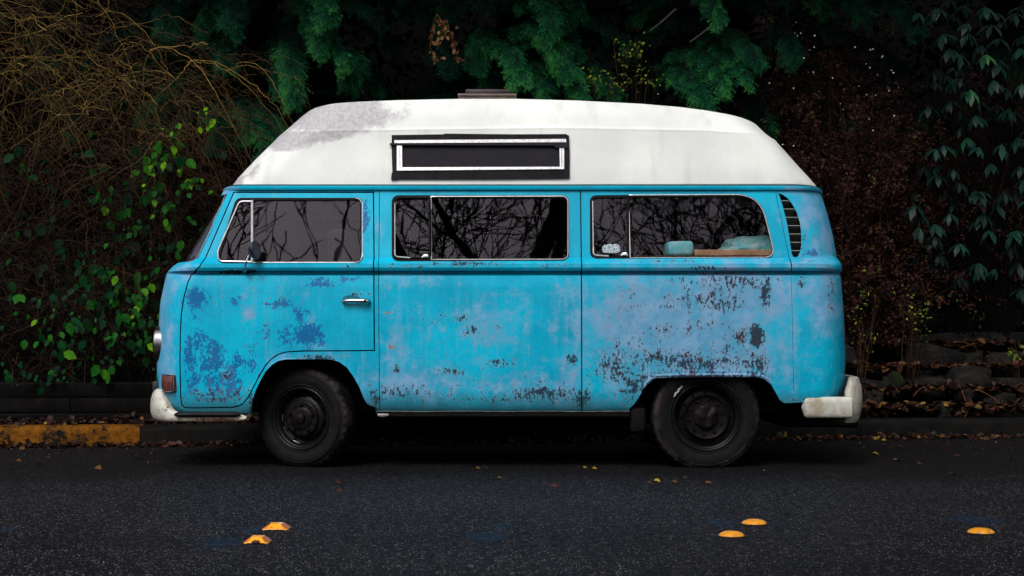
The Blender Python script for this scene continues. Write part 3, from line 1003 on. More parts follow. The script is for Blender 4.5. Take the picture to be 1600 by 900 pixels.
# --- lamps at the nose and the tail
def lamp_round(px, py, Y, r, tilt, name, parent_mat, far=False):
    b = MB()
    c = P(px, py, Y)
    if far: c.y = 2 * YC - c.y
    return c
for far in (False, True):
    Yh = 9.34
    c = P(253.5, 537, Yh)
    if far: c.y = 2 * YC - c.y
    def disc(prof, n=36, squash=1.0):
        vs, fs = [], []
        for (r, d) in prof:
            for j in range(n):
                a = 2 * pi * j / n
                vs.append((c.x + d, c.y + r * cos(a), c.z + r * sin(a)))
        for k in range(len(prof) - 1):
            for j in range(n):
                fs.append((k * n + j, k * n + (j + 1) % n, (k + 1) * n + (j + 1) % n, (k + 1) * n + j))
        return vs, fs
    hl = MB(); hl.add(*disc([(.112, .05), (.112, -.012), (.108, -.028), (.098, -.034), (.094, -.030), (.094, -.01)]))
    hlo = hl.build('headlight', M.setdefault('tarnish', simple('tarnished_chrome', (.30, .30, .33), .3, 1.0, c2=(.14, .13, .15), scale=18)), van)
    fix_normals(hlo.data)
    gl_ = MB(); gl_.add(*disc([(.095, -.024), (.085, -.036), (.065, -.045), (.035, -.051), (.001, -.053)]))
    go = gl_.build('lamp_lens', M['clear'], hlo); fix_normals(go.data)
    gl_ = MB(); gl_.add(*disc([(.093, -.018), (.075, .01), (.04, .03), (.001, .035)]))
    go = gl_.build('lamp_reflector', simple('dull_reflector', (.04, .035, .04), .3, .9), hlo); fix_normals(go.data)
# front indicator wraps the corner
def corner_block(pxs, rows_, Ys, name, mat, parent, bulge=0.0, far=False, r=.008):
    """little rounded block given by a plan curve (px, Y) and a row range"""
    pass
for far in (False, True):
    b = MB()
    a0, a1 = P(269.5, 612, 9.165), P(247.0, 587, 9.34)
    pts = [(q_, corner_pt(q_, 600, .016).y) for q_ in (269.5, 264, 258, 253, 250)] + [(247.0, 9.30), (247.0, 9.36)]
    vs = []
    rowsq = [(586.2, -1.5), (588, 0), (598, .8), (609, 0), (611.5, -1.5)]
    for (row, g_) in rowsq:
        for (px, Y) in pts:
            v = P(px - g_ * .8, row, Y - g_ * .003)
            if far: v.y = 2 * YC - v.y
            vs.append(v)
    m_ = len(pts)
    for (row, g_) in rowsq:
        for (px, Y) in pts:
            v = P(px + 8, row, Y + .02)
            if far: v.y = 2 * YC - v.y
            vs.append(v)
    fs = []
    k_ = len(rowsq)
    for i in range(k_ - 1):
        for j in range(m_ - 1):
            fs.append((i * m_ + j, i * m_ + j + 1, (i + 1) * m_ + j + 1, (i + 1) * m_ + j))
    o_ = k_ * m_
    for j in range(m_ - 1):
        fs.append((j, o_ + j, o_ + j + 1, j + 1)); fs.append(((k_ - 1) * m_ + j, (k_ - 1) * m_ + j + 1, o_ + (k_ - 1) * m_ + j + 1, o_ + (k_ - 1) * m_ + j))
    for i in range(k_ - 1):
        fs.append((i * m_, (i + 1) * m_, o_ + (i + 1) * m_, o_ + i * m_)); fs.append((i * m_ + m_ - 1, o_ + i * m_ + m_ - 1, o_ + (i + 1) * m_ + m_ - 1, (i + 1) * m_ + m_ - 1))
    b.add(vs, fs)
    ind = b.build('indicator_lamp', simple('faded_brown_lens', (.12, .038, .034), .28, c2=(.07, .024, .024), scale=25), van)
    fix_normals(ind.data)
    b = MB()
    q = []
    cy_ = lambda p_: corner_pt(p_, 600, .016).y - .002
    for (px, row, Y) in [(252, 585, cy_(252)), (258, 585, cy_(258)), (264, 585.2, cy_(264)), (270.5, 586, cy_(270)), (271.2, 598, cy_(271)), (270.2, 611, cy_(270)), (264, 612.4, cy_(264)), (258, 612.4, cy_(258)), (253, 612, cy_(253))]:
        v = P(px, row, Y)
        if far: v.y = 2 * YC - v.y
        q.append(v)
    b.tube(q, .0035, 6)
    b.build('lamp_rim', M['chrome'], ind)
# tail lamps peeping past the rear corner
for far in (False, True):
    b = MB()
    Y0 = 9.33
    if far: Y0 = 2 * YC - Y0 - .09
    xq = P(1318, 530, 9.33).x
    b.rbox((xq - .03, Y0, P(0, 566, 9.4).z), (xq + .004, Y0 + .09, P(0, 505, 9.4).z), .010)
    tl = b.build('tail_lamp', M['tarnish'], van)
    b = MB()
    b.rbox((xq - .01, Y0 + .014, P(0, 562, 9.4).z), (xq + .012, Y0 + .08, P(0, 509, 9.4).z), .006)
    b.build('lamp_lens', simple('faded_red_lens', (.20, .02, .015), .3), tl)

# --- bumpers
def make_bumper_paint():
    n = NT('chipped_white_bumper_paint')
    co = n.co()
    fine = n.noise(co, 38, 7, .72)
    mid = n.noise(co, 8, 5)
    c = n.mix(n.ss(mid, .35, .7), (.42, .41, .37), (.58, .58, .54))
    c = n.mix(n.m('MULTIPLY', n.ss(n.noise(co, 14, 6, .7), .46, .64), .7), c, (.27, .22, .13))
    ru = n.attr('wear_rust')
    c = n.mix(n.ss(n.m('ADD', n.m('MULTIPLY', ru, .62), fine), .95, 1.03), c, (.16, .06, .025))
    c = n.mix(n.ss(n.m('ADD', n.m('MULTIPLY', n.attr('wear_chip'), .72), fine), .92, .97), c, (.02, .02, .02))
    n.col(c); n.rough(.42)
    n.bump(n.m('ADD', fine, n.m('MULTIPLY', mid, 2)), .25, .004)
    return n.mat
M['bumper'] = make_bumper_paint()
def sweep_plan(path, prof_fn, name, mat, parent, mirror=False, cap=True):
    """path: plan points (x, Y); prof_fn(i, t) -> list of (out, z)"""
    k = len(path)
    vs, fs = [], []
    n = None
    for i in range(k):
        a, b_ = Vector(path[max(i - 1, 0)]), Vector(path[min(i + 1, k - 1)])
        t = (b_ - a).normalized()
        out = Vector((t.y, -t.x))
        pr = prof_fn(i, i / (k - 1))
        n = len(pr)
        for (o_, z) in pr:
            vs.append((path[i][0] + out.x * o_, path[i][1] + out.y * o_, z))
    for i in range(k - 1):
        for j in range(n):
            fs.append((i * n + j, i * n + (j + 1) % n, (i + 1) * n + (j + 1) % n, (i + 1) * n + j))
    if cap:
        fs.append(tuple(range(n))); fs.append(tuple((k - 1) * n + j for j in range(n)))
    o = mesh_obj(name, vs, fs, mat, parent, True, angle=45)
    fix_normals(o.data)
    return o
# front bumper: from the step behind the corner round the nose to the far side
zt = lambda row, Y=9.2: CAMH + (HOR - row) * Y / FPX
xs0 = P(386, 650, 9.13).x
xcor = P(243.5, 640, 9.35).x
path = []
for i in range(14):
    path.append((xs0 + (P(280, 650, 9.11).x - xs0) * i / 13, 9.115 - .004 * i / 13))
x1 = path[-1][0]
for i in range(1, 17):
    t = i / 16 * pi / 2
    path.append((x1 + (xcor - x1) * sin(t) ** .9, 9.111 + .34 * (1 - cos(t)) ** 1.0))
for i in range(1, 16):
    u = i / 15
    path.append((xcor - .06 * sin(u * pi / 2), 9.451 + (YC - 9.451) * u))
half = path[:]
path = half + [(x, 2 * YC - y) for x, y in half[::-1][1:]]
K = len(path)
def fprof(i, t):
    j = min(i, K - 1 - i)
    x, y = half[j]
    if j < 14:
        top, bot, th = 645.5, 658.0, .022
        if j == 0: top, bot = 649, 655
        if j == 1: top, bot = 646.5, 657
        q = min(1, max(0, (j - 11) / 2)) * 3
        top -= q
    else:
        u = min(1, (j - 13) / 9)
        u = u * u * (3 - 2 * u)
        top, bot, th = 642.5 + (608 - 642.5) * u, 658, .022 + .02 * u
    zT, zB = zt(top), zt(bot)
    h = zT - zB
    d = th * .95
    return [(.03, zT - .004), (.004, zT), (-d * .35, zT - h * .05), (-d * .68, zT - h * .16), (-d * .9, zT - h * .32), (-d, zT - h * .55), (-d * .93, zT - h * .75), (-d * .7, zT - h * .9), (-d * .3, zB + h * .02), (.01, zB), (.03, zB + .004)]
fb = sweep_plan(path, fprof, 'front_bumper', M['bumper'], van)
fb['label'] = 'chipped white front bumper with rust along its lower edge'
wear(fb, fade=[], scab=[], chip=[(252, 640, 12, 6, .7), (262, 632, 3, 8, .8), (256, 622, 2, 9, .8)], rust=[(340, 656, 70, 4, 1.0), (275, 655, 20, 6, .7), (262, 635, 12, 14, .3), (300, 646, 40, 2, .5)])
st = MB()
sp = [(x, y - .026) for x, y in half[1:15]]
vs = []
for i, (x, y) in enumerate(sp):
    e = .35 if i in (0, len(sp) - 1) else 1
    zc = zt(646.3)
    for a in range(8):
        an = 2 * pi * a / 8
        vs.append((x, y + .018 * cos(an) * e, zc + .017 * sin(an) * e))
fs = [(i * 8 + a, i * 8 + (a + 1) % 8, (i + 1) * 8 + (a + 1) % 8, (i + 1) * 8 + a) for i in range(len(sp) - 1) for a in range(8)]
fs += [tuple(range(8)), tuple((len(sp) - 1) * 8 + a for a in range(8))]
st.add(vs, fs)
sto = st.build('step_rubber', M['rubber'], fb); fix_normals(sto.data)
# upstand of the front blade, seen above the bumper corner
b = MB(); a0 = P(238, 612, 9.6); a1 = P(252, 596, 9.6)
b.rbox((a0.x, 9.6, a0.z), (a1.x + .03, 10.32, a1.z), .004)
b.build('front_blade_upstand', simple('dull_grey_steel', (.05, .055, .06), .4, .5), fb)
# rear bumper: rounded side return ...
path = []
xa, xb_ = P(1252.5, 637, 9.13).x, P(1334, 637, 9.13).x
n1 = 20
zT, zB = zt(619.8, 9.13), zt(653.3, 9.13)
b = MB()
vs, fs = [], []
for i in range(n1 + 1):
    u = i / n1
    x = xa + (xb_ - xa) * u
    e = min(1, math.sqrt(max(0, 1 - (1 - min(1, u / .13)) ** 2)) + .02)
    e2 = min(1, math.sqrt(max(0, 1 - (1 - min(1, (1 - u) / .10)) ** 2)) + .25)
    e = min(e, e2)
    zc, hh = (zT + zB) / 2, (zT - zB) / 2
    for a in range(20):
        an = 2 * pi * a / 20
        cy, cz = cos(an), sin(an)
        ry = .030 * (abs(cy) ** .6) * (1 if cy > 0 else -1)
        rz = hh * e * (abs(cz) ** .55) * (1 if cz > 0 else -1)
        vs.append((x, 9.135 - ry * (e ** .5), zc + rz))
for i in range(n1):
    for a in range(20):
        fs.append((i * 20 + a, i * 20 + (a + 1) % 20, (i + 1) * 20 + (a + 1) % 20, (i + 1) * 20 + a))
fs += [tuple(range(20)), tuple(n1 * 20 + a for a in range(20))]
b.add(vs, fs)
vs2 = [(v[0], 2 * YC - v[1], v[2]) for v in vs]
b.add(vs2, fs)
# ... and the taller curved blade across the back
half = []
xb = P(1346.5, 630, 9.36).x
for i in range(12):
    t = i / 11 * pi / 2
    half.append((P(1323, 630, 9.16).x + (xb - P(1323, 630, 9.16).x) * sin(t), 9.150 + .24 * (1 - cos(t))))
for i in range(1, 12):
    half.append((xb + .05 * sin(i / 11 * pi / 2), 9.395 + (YC - 9.395) * i / 11))
pp = half + [(x, 2 * YC - y) for x, y in half[::-1][1:]]
pp = pp[::-1]
def rprof(i, t):
    j = min(i, len(pp) - 1 - i)
    u = min(1, .62 + j / 5)
    top = 653 - (653 - 588.5) * (u ** .8)
    zT_, zB_ = zt(top, 9.3), zt(659, 9.3)
    h = zT_ - zB_
    return [(-.045, zT_ - .006), (-.036, zT_), (-.022, zT_ - h * .03), (-.006, zT_ - h * .2), (.0, zT_ - h * .45), (-.004, zT_ - h * .7), (-.018, zT_ - h * .92), (-.034, zB_), (-.045, zB_ + .006)]
blade = sweep_plan(pp[::-1], rprof, 'rear_blade', M['bumper'], None)
bv, bf = [v.co.copy() for v in blade.data.vertices], [tuple(p.vertices) for p in blade.data.polygons]
b.add(bv, bf)
bmsh = blade.data
bpy.data.objects.remove(blade); bpy.data.meshes.remove(bmsh)
rbp = b.build('rear_bumper', M['bumper'], van)
fix_normals(rbp.data)
rbp['label'] = 'chipped white rear bumper with a rounded side return'
wear(rbp, fade=[], scab=[], chip=[(1317, 643, 12, 3, .9), (1298, 633, 7, 5, .6), (1272, 634, 3, 2, .8)], rust=[(1312, 640, 16, 5, .4)])

# --- sill, floor pan and axles
ub = MB()
ub.rbox((P(590, 0, 9.13).x, 9.13, zt(650)), (P(984, 0, 9.13).x, 9.22, zt(643.2)), .003)
ub.box((P(600, 0, 9.3).x, 9.34, .285), (P(1000, 0, 9.3).x, 10.6, .36))
ub.box((P(480, 0, 9.3).x, 9.7, .22), (P(1180, 0, 9.3).x, 10.2, .34))
for px in (470, 1103):
    c = P(px, 653, 9.3)
    ub.tube([(c.x, 9.35, c.z), (c.x, 10.6, c.z)], .045, 10)
c = P(1000, 650, 9.2)
ub.rbox((c.x - .06, 9.14, .21), (c.x + .03, 9.22, .36), .02)
ub.tube([(c.x - .04, 9.2, .26), (c.x + .1, 9.3, .21), (c.x + .25, 9.45, .22)], .03, 8)
c = P(1230, 640, 9.3)
ub.rbox((c.x - .02, 9.5, .22), (c.x + .38, 10.4, .44), .05)
ub.tube([(c.x + .1, 9.42, .26), (c.x + .45, 9.40, .25)], .028, 10)
under = ub.build('underbody', M['dark_metal'], van)
sb = MB()
sb.tube([P(x, 643.0 + .3 * sin(x * .05), 9.125) for x in range(588, 985, 12)], .0032, 5)
sb.build('sill_edge', simple('grimy_sill_paint', (.10, .12, .11), .6, c2=(.03, .025, .02), scale=18), under)
jk = MB()
c = P(598, 649, 9.12)
jk.tube([(c.x - .03, 9.12, c.z + .004), (c.x + .0, 9.115, c.z), (c.x + .035, 9.12, c.z + .003)], [.008, .012, .006], 8)
jk.build('jack_point', simple('grubby_white_metal', (.28, .27, .27), .5), under)

# --- interior: bench seats and the bed platform the things lie on
it = MB()
zf = P(0, 528, YN).z
z_shelf = on_side(1100, 398.5).z
it.rbox((-1.55, 9.25, zf), (-1.05, 10.68, zf + .38), .03)
it.rbox((-1.12, 9.25, zf + .3), (-1.0, 10.68, zf + .66), .03)
it.build('cab_seat', simple('worn_black_vinyl', (.02, .02, .022), .5), van)
it = MB()
it.rbox((P(990, 0, 9.2).x, 9.185, zf), (P(1235, 0, 9.2).x, 10.72, z_shelf), .012)
plat = it.build('bed_platform', simple('varnished_ply', (.09, .045, .022), .5, c2=(.05, .025, .012), scale=6), van)
it = MB()
it.rbox((-.75, 10.35, zf), (.75, 10.76, zf + .55), .01)
it.build('cupboard', simple('dark_cupboard_board', (.03, .022, .018), .5), van)

# --- wheels
def make_tyre_mat():
    n = NT('dusty_tyre_rubber')
    co = n.co()
    n.col(n.mix(n.ss(n.noise(co, 14, 6, .7), .4, .7), (.0045, .0045, .0055), (.016, .0145, .016)))
    sx = n.n('ShaderNodeVectorMath', operation='LENGTH'); n.t.links.new(co, sx.inputs[0])
    ring = n.m('MULTIPLY', n.ss(sx.outputs['Value'], .275, .298), n.ss(sx.outputs['Value'], .325, .305))
    ring = n.m('MULTIPLY', ring, n.ss(n.noise(co, 9, 6, .7), .42, .6))
    n.col(n.mix(n.m('MULTIPLY', ring, .8), n.mix(n.ss(n.noise(co, 14, 6, .7), .4, .7), (.0022, .0022, .0030), (.0075, .0068, .0078)), (.045, .033, .032)))
    n.rough(.7); n.set('Specular IOR Level', .15)
    n.bump(n.noise(co, 90, 4), .3, .002)
    return n.mat
M['tyre'] = make_tyre_mat()
M['rim'] = simple('black_painted_rim', (.0035, .0035, .005), .35, c2=(.007, .0065, .0075), scale=22, bump=.3)
M['cap'] = simple('rusty_dark_hub', (.004, .0038, .0045), .42, .2, c2=(.011, .008, .0085), scale=24, bump=.6, bscale=40)
def wheel(c, R, steer, cap_kind, far, label):
    root = bpy.data.objects.new('wheel', None)
    link(root); adopt(root, van)
    root.location = Vector((c.x, c.y, c.z)) - world_loc(van)
    root.empty_display_size = .1
    root['label'] = label
    rr_ = .205 / .332 * R if cap_kind == 'rear' else .188
    Wd = .170 if cap_kind == 'front' else .155
    def mod(k, j, r, d):
        if 5 <= k <= 14:
            if (j // 2) % 2 == 0: r -= .006
        return r, d
    prof = [(rr_ - .012, .02), (rr_ + .004, .006), (rr_ + .022, -.004), (R * .82, -.010), (R * .88, -.006), (R * .945, .004), (R * .982, .014), (R * .997, .026),
            (R, .05), (R, Wd / 2), (R, Wd - .05), (R * .997, Wd - .026), (R * .982, Wd - .014), (R * .945, Wd - .004), (R * .88, Wd + .006), (R * .82, Wd + .010), (rr_ + .02, Wd), (rr_ - .012, Wd - .02)]
    # rows 6..12 carry the tread blocks
    def mod(k, j, r, d):
        if 6 <= k <= 12:
            jj = (j + (2 if k in (8, 10) else 0)) // 2
            if jj % 2 == 0: r -= .007
        return r, d
    t = MB(); t.lathe((0, 0, 0), prof, 144, 0, mod)
    # raised ring low on the sidewall
    t.lathe((0, 0, 0), [(R * .865, -.0065), (R * .872, -.0115), (R * .885, -.0110), (R * .893, -.0045)], 96)
    t.lathe((0, 0, 0), [(rr_ + .008, .002), (rr_ + .012, -.004), (rr_ + .017, -.004), (rr_ + .021, -.0025)], 96)
    rim = MB()
    rim.lathe((0, 0, 0), [(rr_ + .002, .030), (rr_ + .003, .002), (rr_ - .003, -.002), (rr_ - .010, .002), (rr_ - .014, .014), (rr_ - .022, .018), (rr_ - .030, .034), (rr_ - .036, .060), (rr_ - .052, .066),
                          (.135, .060), (.128, .040), (.120, .034), (.085, .030), (.078, .022), (.060, .018), (.001, .016)], 72)
    for k in range(12):            # vent holes round the disc
        a = 2 * pi * k / 12
        rim.rbox((.143 * cos(a) - .008, .052, .143 * sin(a) - .008), (.143 * cos(a) + .008, .064, .143 * sin(a) + .008), .004)
    cap = MB()
    if cap_kind == 'rear':
        cap.lathe((0, 0, 0), [(.134, .030), (.134, .004), (.130, -.001), (.125, .002), (.121, .010), (.110, .014), (.078, .012), (.072, .002), (.060, -.006), (.030, -.010), (.001, -.011)], 60,
                  0, lambda k, j, r, d: (r, d + (.014 * mnoise.noise(Vector((r * 22 * cos(j / 9.55), r * 22 * sin(j / 9.55), 4))) if 6 < k < 12 else 0)))
        for k in range(10):
            a = 2 * pi * k / 10 + .2
            cx_, cz_ = .103 * cos(a), .103 * sin(a)
            cap.lathe((cx_, .010, cz_), [(.001, -.010), (.007, -.009), (.010, -.004), (.011, .004)], 10)
    else:
        cap.lathe((0, 0, 0), [(.108, .030), (.106, .012), (.100, .008), (.074, .008), (.066, .000), (.050, -.004), (.034, -.004), (.030, -.020), (.020, -.026), (.001, -.027)], 48)
        for k in range(5):
            a = 2 * pi * k / 5 + .3
            cap.lathe((.082 * cos(a), .008, .082 * sin(a)), [(.001, -.018), (.008, -.018), (.010, -.012), (.012, -.010), (.012, .004)], 6)
        for k in range(5):
            a = 2 * pi * k / 5 + .93
            cap.lathe((.086 * cos(a), .006, .086 * sin(a)), [(.001, -.004), (.010, -.004), (.013, .004)], 10)
    objs = []
    for mb, nm, mt in ((t, 'tyre', M['tyre']), (rim, 'rim', M['rim']), (cap, 'hub_cap', M['cap'])):
        ca_, sa_ = cos(steer), sin(steer)
        vs = []
        for v in mb.v:
            y = -v.y if far else v.y
            x, y, z = v.x, y, v.z
            X, Yy = x * ca_ - y * sa_, x * sa_ + y * ca_
            if nm == 'tyre' and z + c.z < .004:
                z = .004 - c.z + (z + c.z - .004) * .04
            vs.append((X, Yy, z))
        me_o = mesh_obj(nm, vs, mb.f, mt, None, True, angle=32)
        fix_normals(me_o.data)
        me_o.parent = root
        objs.append(me_o)
    if cap_kind == 'front' and not far:
        # clips of worn bright metal round the rim
        b = MB()
        for a0, a1, r_ in ((2.02, 2.25, .128), (1.15, 1.42, .130), (3.0, 3.3, .150), (3.5, 4.15, .152), (.3, -.15, .128), (4.2, 4.5, .155)):
            pts_ = []
            for k in range(8):
                a = a0 + (a1 - a0) * k / 7
                x, y, z = r_ * cos(a), .045, r_ * sin(a)
                pts_.append((x * cos(steer) - y * sin(steer), x * sin(steer) + y * cos(steer), z))
            b = MB(); b.tube(pts_, .0022, 5)
            o = b.build('bright_scuff', M.setdefault('scuff', simple('scraped_bright_edge', (.22, .22, .24), .3, .7)), None); o.parent = root
    if cap_kind == 'rear' and not far:
        b = MB()
        pts_ = [(.232 * cos(a), -.0155 + .002, .232 * sin(a)) for a in np.linspace(2.50, 2.18, 9)]
        pts_ = [(-.197 + .004 * sin(i * 2.1) + i * .0066, -.0085, .119 + i * .0086) for i in range(9)]
        b.tube(pts_, [.002, .006, .0065, .007, .0055, .0065, .005, .0045, .002], 5)
        o = b.build('chalk_smear', simple('pale_chalk', (.42, .42, .44), .8), None); o.parent = root
    return root
ST = radians(-21)
wc = P(469, 654, 9.20)
Rf = wc.z - .002
wheel(P(470, 654, 9.19), .303, ST, 'front', False, 'front wheel turned towards the nose')
c2 = P(470, 654, 9.19); c2.y = 2 * YC - c2.y
wheel(c2, .303, ST, 'front', True, 'far front wheel')
cr_ = P(1103.5, 651.3, 9.15)
wheel(cr_, .3315, 0, 'rear', False, 'rear wheel with a chalk smear on its tyre')
c2 = cr_.copy(); c2.y = 2 * YC - c2.y
wheel(c2, .3315, 0, 'rear', True, 'far rear wheel')

# --- things lying on the bed platform, seen through the rear side window
def blobmesh(c, r, seed, rough=.25, sub=3, flat=1.0):
    bm = bmesh.new()
    bmesh.ops.create_icosphere(bm, subdivisions=sub, radius=1)
    for v in bm.verts:
        n = v.co.copy()
        k = 1 + rough * mnoise.noise(n * 1.6 + Vector((seed, seed * 2.1, 0))) + rough * .4 * mnoise.noise(n * 4 + Vector((seed, 0, seed)))
        v.co = Vector((n.x * r[0] * k, n.y * r[1] * k, n.z * r[2] * k))
        if v.co.z < -r[2] * .6: v.co.z = -r[2] * .6
        v.co += Vector(c)
    bm.verts.index_update()
    out = ([v.co.copy() for v in bm.verts], [tuple(v.index for v in f.verts) for f in bm.faces])
    bm.free()
    return out
zs = z_shelf + .001
b = MB()
a, c = P(1041, 0, 9.34), P(1081, 0, 9.34)
b.rbox((a.x, 9.24, zs), (c.x, 9.52, zs + .088), .022)
for v in b.v:
    v.z += .008 * mnoise.noise(v * 9) if v.z > zs + .03 else 0
    v.y += .006 * mnoise.noise(v * 8 + Vector((5, 0, 0)))
tag(b.build('cushion', simple('teal_cushion_cloth', (.16, .80, .84), .8, c2=(.45, .86, .86), scale=14)), 'small teal cushion behind the left part of the rear side window', 'cushion')
b = MB()
a, c = P(1083, 0, 9.30), P(1212, 0, 9.30)
b.rbox((a.x, 9.215, zs), (c.x, 9.30, zs + .036), .004)
tag(b.build('plank', simple('raw_pine_board', (.75, .42, .21), .6, c2=(.55, .28, .12), scale=8)), 'low raw wooden plank lying along the bottom of the rear side window', 'plank')
b = MB()
b.add(*blobmesh((P(1172, 0, 9.5).x, 9.48, zs + .055), (.20, .13, .082), 3.3, .35, 4))
b.add(*blobmesh((P(1196, 0, 9.5).x, 9.44, zs + .045), (.09, .09, .072), 8.1, .3, 3))
tag(b.build('blanket', simple('pale_green_blanket', (.60, .82, .74), .9, c2=(.15, .66, .66), scale=9, bump=.6, bscale=25)), 'crumpled pale green blanket behind the plank in the rear side window', 'blanket')

# ================================================================== THE SETTING
def noise_grid(xs, ys, f):
    vs = [(x, y, f(x, y)) for y in ys for x in xs]
    nx = len(xs)
    fs = [(j * nx + i, j * nx + i + 1, (j + 1) * nx + i + 1, (j + 1) * nx + i) for j in range(len(ys) - 1) for i in range(nx - 1)]
    return vs, fs
KX = [-40, -3.2, 0.2, 3.3, 40]
KY = [6.9, 10.96, 11.36, 12.0, 19.0]
def kerb_y(x): return float(np.interp(x, [-60, -3.2, 3.3, 60], [9.6, 10.95, 11.95, 15.0]))
def make_asphalt():
    n = NT('coarse_wet_asphalt')
    co = n.co()
    v1 = n.vor(co, 185)
    v2 = n.vor(co, 75)
    big = n.noise(co, .9, 4)
    base = n.mix(n.ss(big, .35, .65), (.0034, .0028, .0047), (.0058, .0047, .0076))
    stone = n.ss(v1.outputs['Distance'], .55, .15)
    r1 = n.n('ShaderNodeSeparateColor'); n.t.links.new(v1.outputs['Color'], r1.inputs[0])
    r2 = n.n('ShaderNodeSeparateColor'); n.t.links.new(v2.outputs['Color'], r2.inputs[0])
    c = n.mix(n.m('MULTIPLY', stone, n.m('MULTIPLY', n.ss(r1.outputs[0], .35, 1.0), .75)), base, (.017, .0160, .021))
    sp = n.m('MULTIPLY', n.ss(r1.outputs[1], .87, .93), n.ss(v1.outputs['Distance'], .42, .3))
    c = n.mix(sp, c, n.mix(r1.outputs[2], (.10, .092, .11), (.90, .86, .88)))
    sp2 = n.m('MULTIPLY', n.ss(r2.outputs[1], .93, .95), n.ss(v2.outputs['Distance'], .36, .28))
    c = n.mix(n.m('MULTIPLY', sp2, .8), c, (.32, .30, .31))
    # patch of newer, darker surfacing, tracks and a few fine cracks
    wv = n.ss(n.noise(n.co((.35, 1.6, 1)), 1.0, 4, .5), .38, .64)
    c = n.mix(n.m('MULTIPLY', wv, .35), c, (.0020, .0019, .0028))
    ck = n.vor(n.co((.55, 1.1, 1), (.3, .4, 0)), 1.0, 'DISTANCE_TO_EDGE')
    jig = n.m('ADD', ck.outputs['Distance'], n.m('MULTIPLY', n.m('SUBTRACT', n.noise(co, 9, 6, .7), .5), .05))
    c = n.mix(n.m('MULTIPLY', n.m('MULTIPLY', n.ss(n.m('ABSOLUTE', jig), .0055, .002), n.ss(n.noise(co, .8, 3), .5, .56)), .8), c, (.0012, .0011, .0015))
    # reddish grit towards the kerb, faint blue spots
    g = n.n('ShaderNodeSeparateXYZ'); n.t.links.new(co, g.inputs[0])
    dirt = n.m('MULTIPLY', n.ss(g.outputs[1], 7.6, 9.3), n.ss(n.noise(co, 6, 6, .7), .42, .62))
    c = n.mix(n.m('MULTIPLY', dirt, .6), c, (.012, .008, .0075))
    kerbside_dark = n.m('MULTIPLY', n.ss(n.m('ADD', g.outputs[1], n.m('MULTIPLY', n.noise(co, 1.5, 4), 1.2)), 8.3, 9.6), .62)  # asphalt colour darkened towards the kerb and under the van
    c = n.mix(kerbside_dark, c, (.0016, .0014, .0018))
    spots = None
    for (px, py, rx, ry) in ((345, 847, .075, .07), (397, 827, .05, .05), (785, 822, .055, .05), (1128, 817, .07, .06), (1525, 812, .12, .08), (760, 838, .09, .07), (5, 828, .06, .05)):
        q = ground(px, py)
        dx = n.m('DIVIDE', n.m('SUBTRACT', g.outputs[0], q.x), rx)
        dy = n.m('DIVIDE', n.m('SUBTRACT', g.outputs[1], q.y), ry * 2.2)
        d = n.m('SQRT', n.m('ADD', n.m('MULTIPLY', dx, dx), n.m('MULTIPLY', dy, dy)))
        s_ = n.ss(n.m('ADD', d, n.m('MULTIPLY', n.noise(co, 30, 4), .5)), 1.35, .95)
        spots = s_ if spots is None else n.m('MAXIMUM', spots, s_)
    c = n.mix(n.m('MULTIPLY', spots, .55), c, (.004, .020, .045))
    n.col(c)
    n.rough(n.lin(n.noise(co, 30, 4), .3, .7, .55, .85))
    n.set('Specular IOR Level', .10)
    h = n.m('ADD', n.m('MULTIPLY', stone, 1.0), n.m('MULTIPLY', n.noise(co, 60, 5), .8))
    n.bump(h, .6, .004)
    return n.mat
gm = MB(); gm.add([(-300, -300, -.03), (300, -300, -.03), (300, 300, -.03), (-300, 300, -.03)], [(0, 1, 2, 3)])
tag(gm.build('ground', simple('dark_soil', (.02, .017, .013), .9, c2=(.012, .012, .009), scale=3)), kind='structure')
xs = sorted(set(list(np.linspace(-60, -6, 18)) + list(np.linspace(-6, 6, 60)) + list(np.linspace(6, 60, 18))))
vs, fs = [], []
for x in xs: vs += [(x, -4.6, 0), (x, 2.0, .0), (x, kerb_y(x) + .05, 0)]
for i in range(len(xs) - 1):
    for j in range(2): fs.append((3 * i + j, 3 * i + 3 + j, 3 * i + 4 + j, 3 * i + 1 + j))
tag(mesh_obj('road', vs, fs, make_asphalt(), None, False), kind='structure')

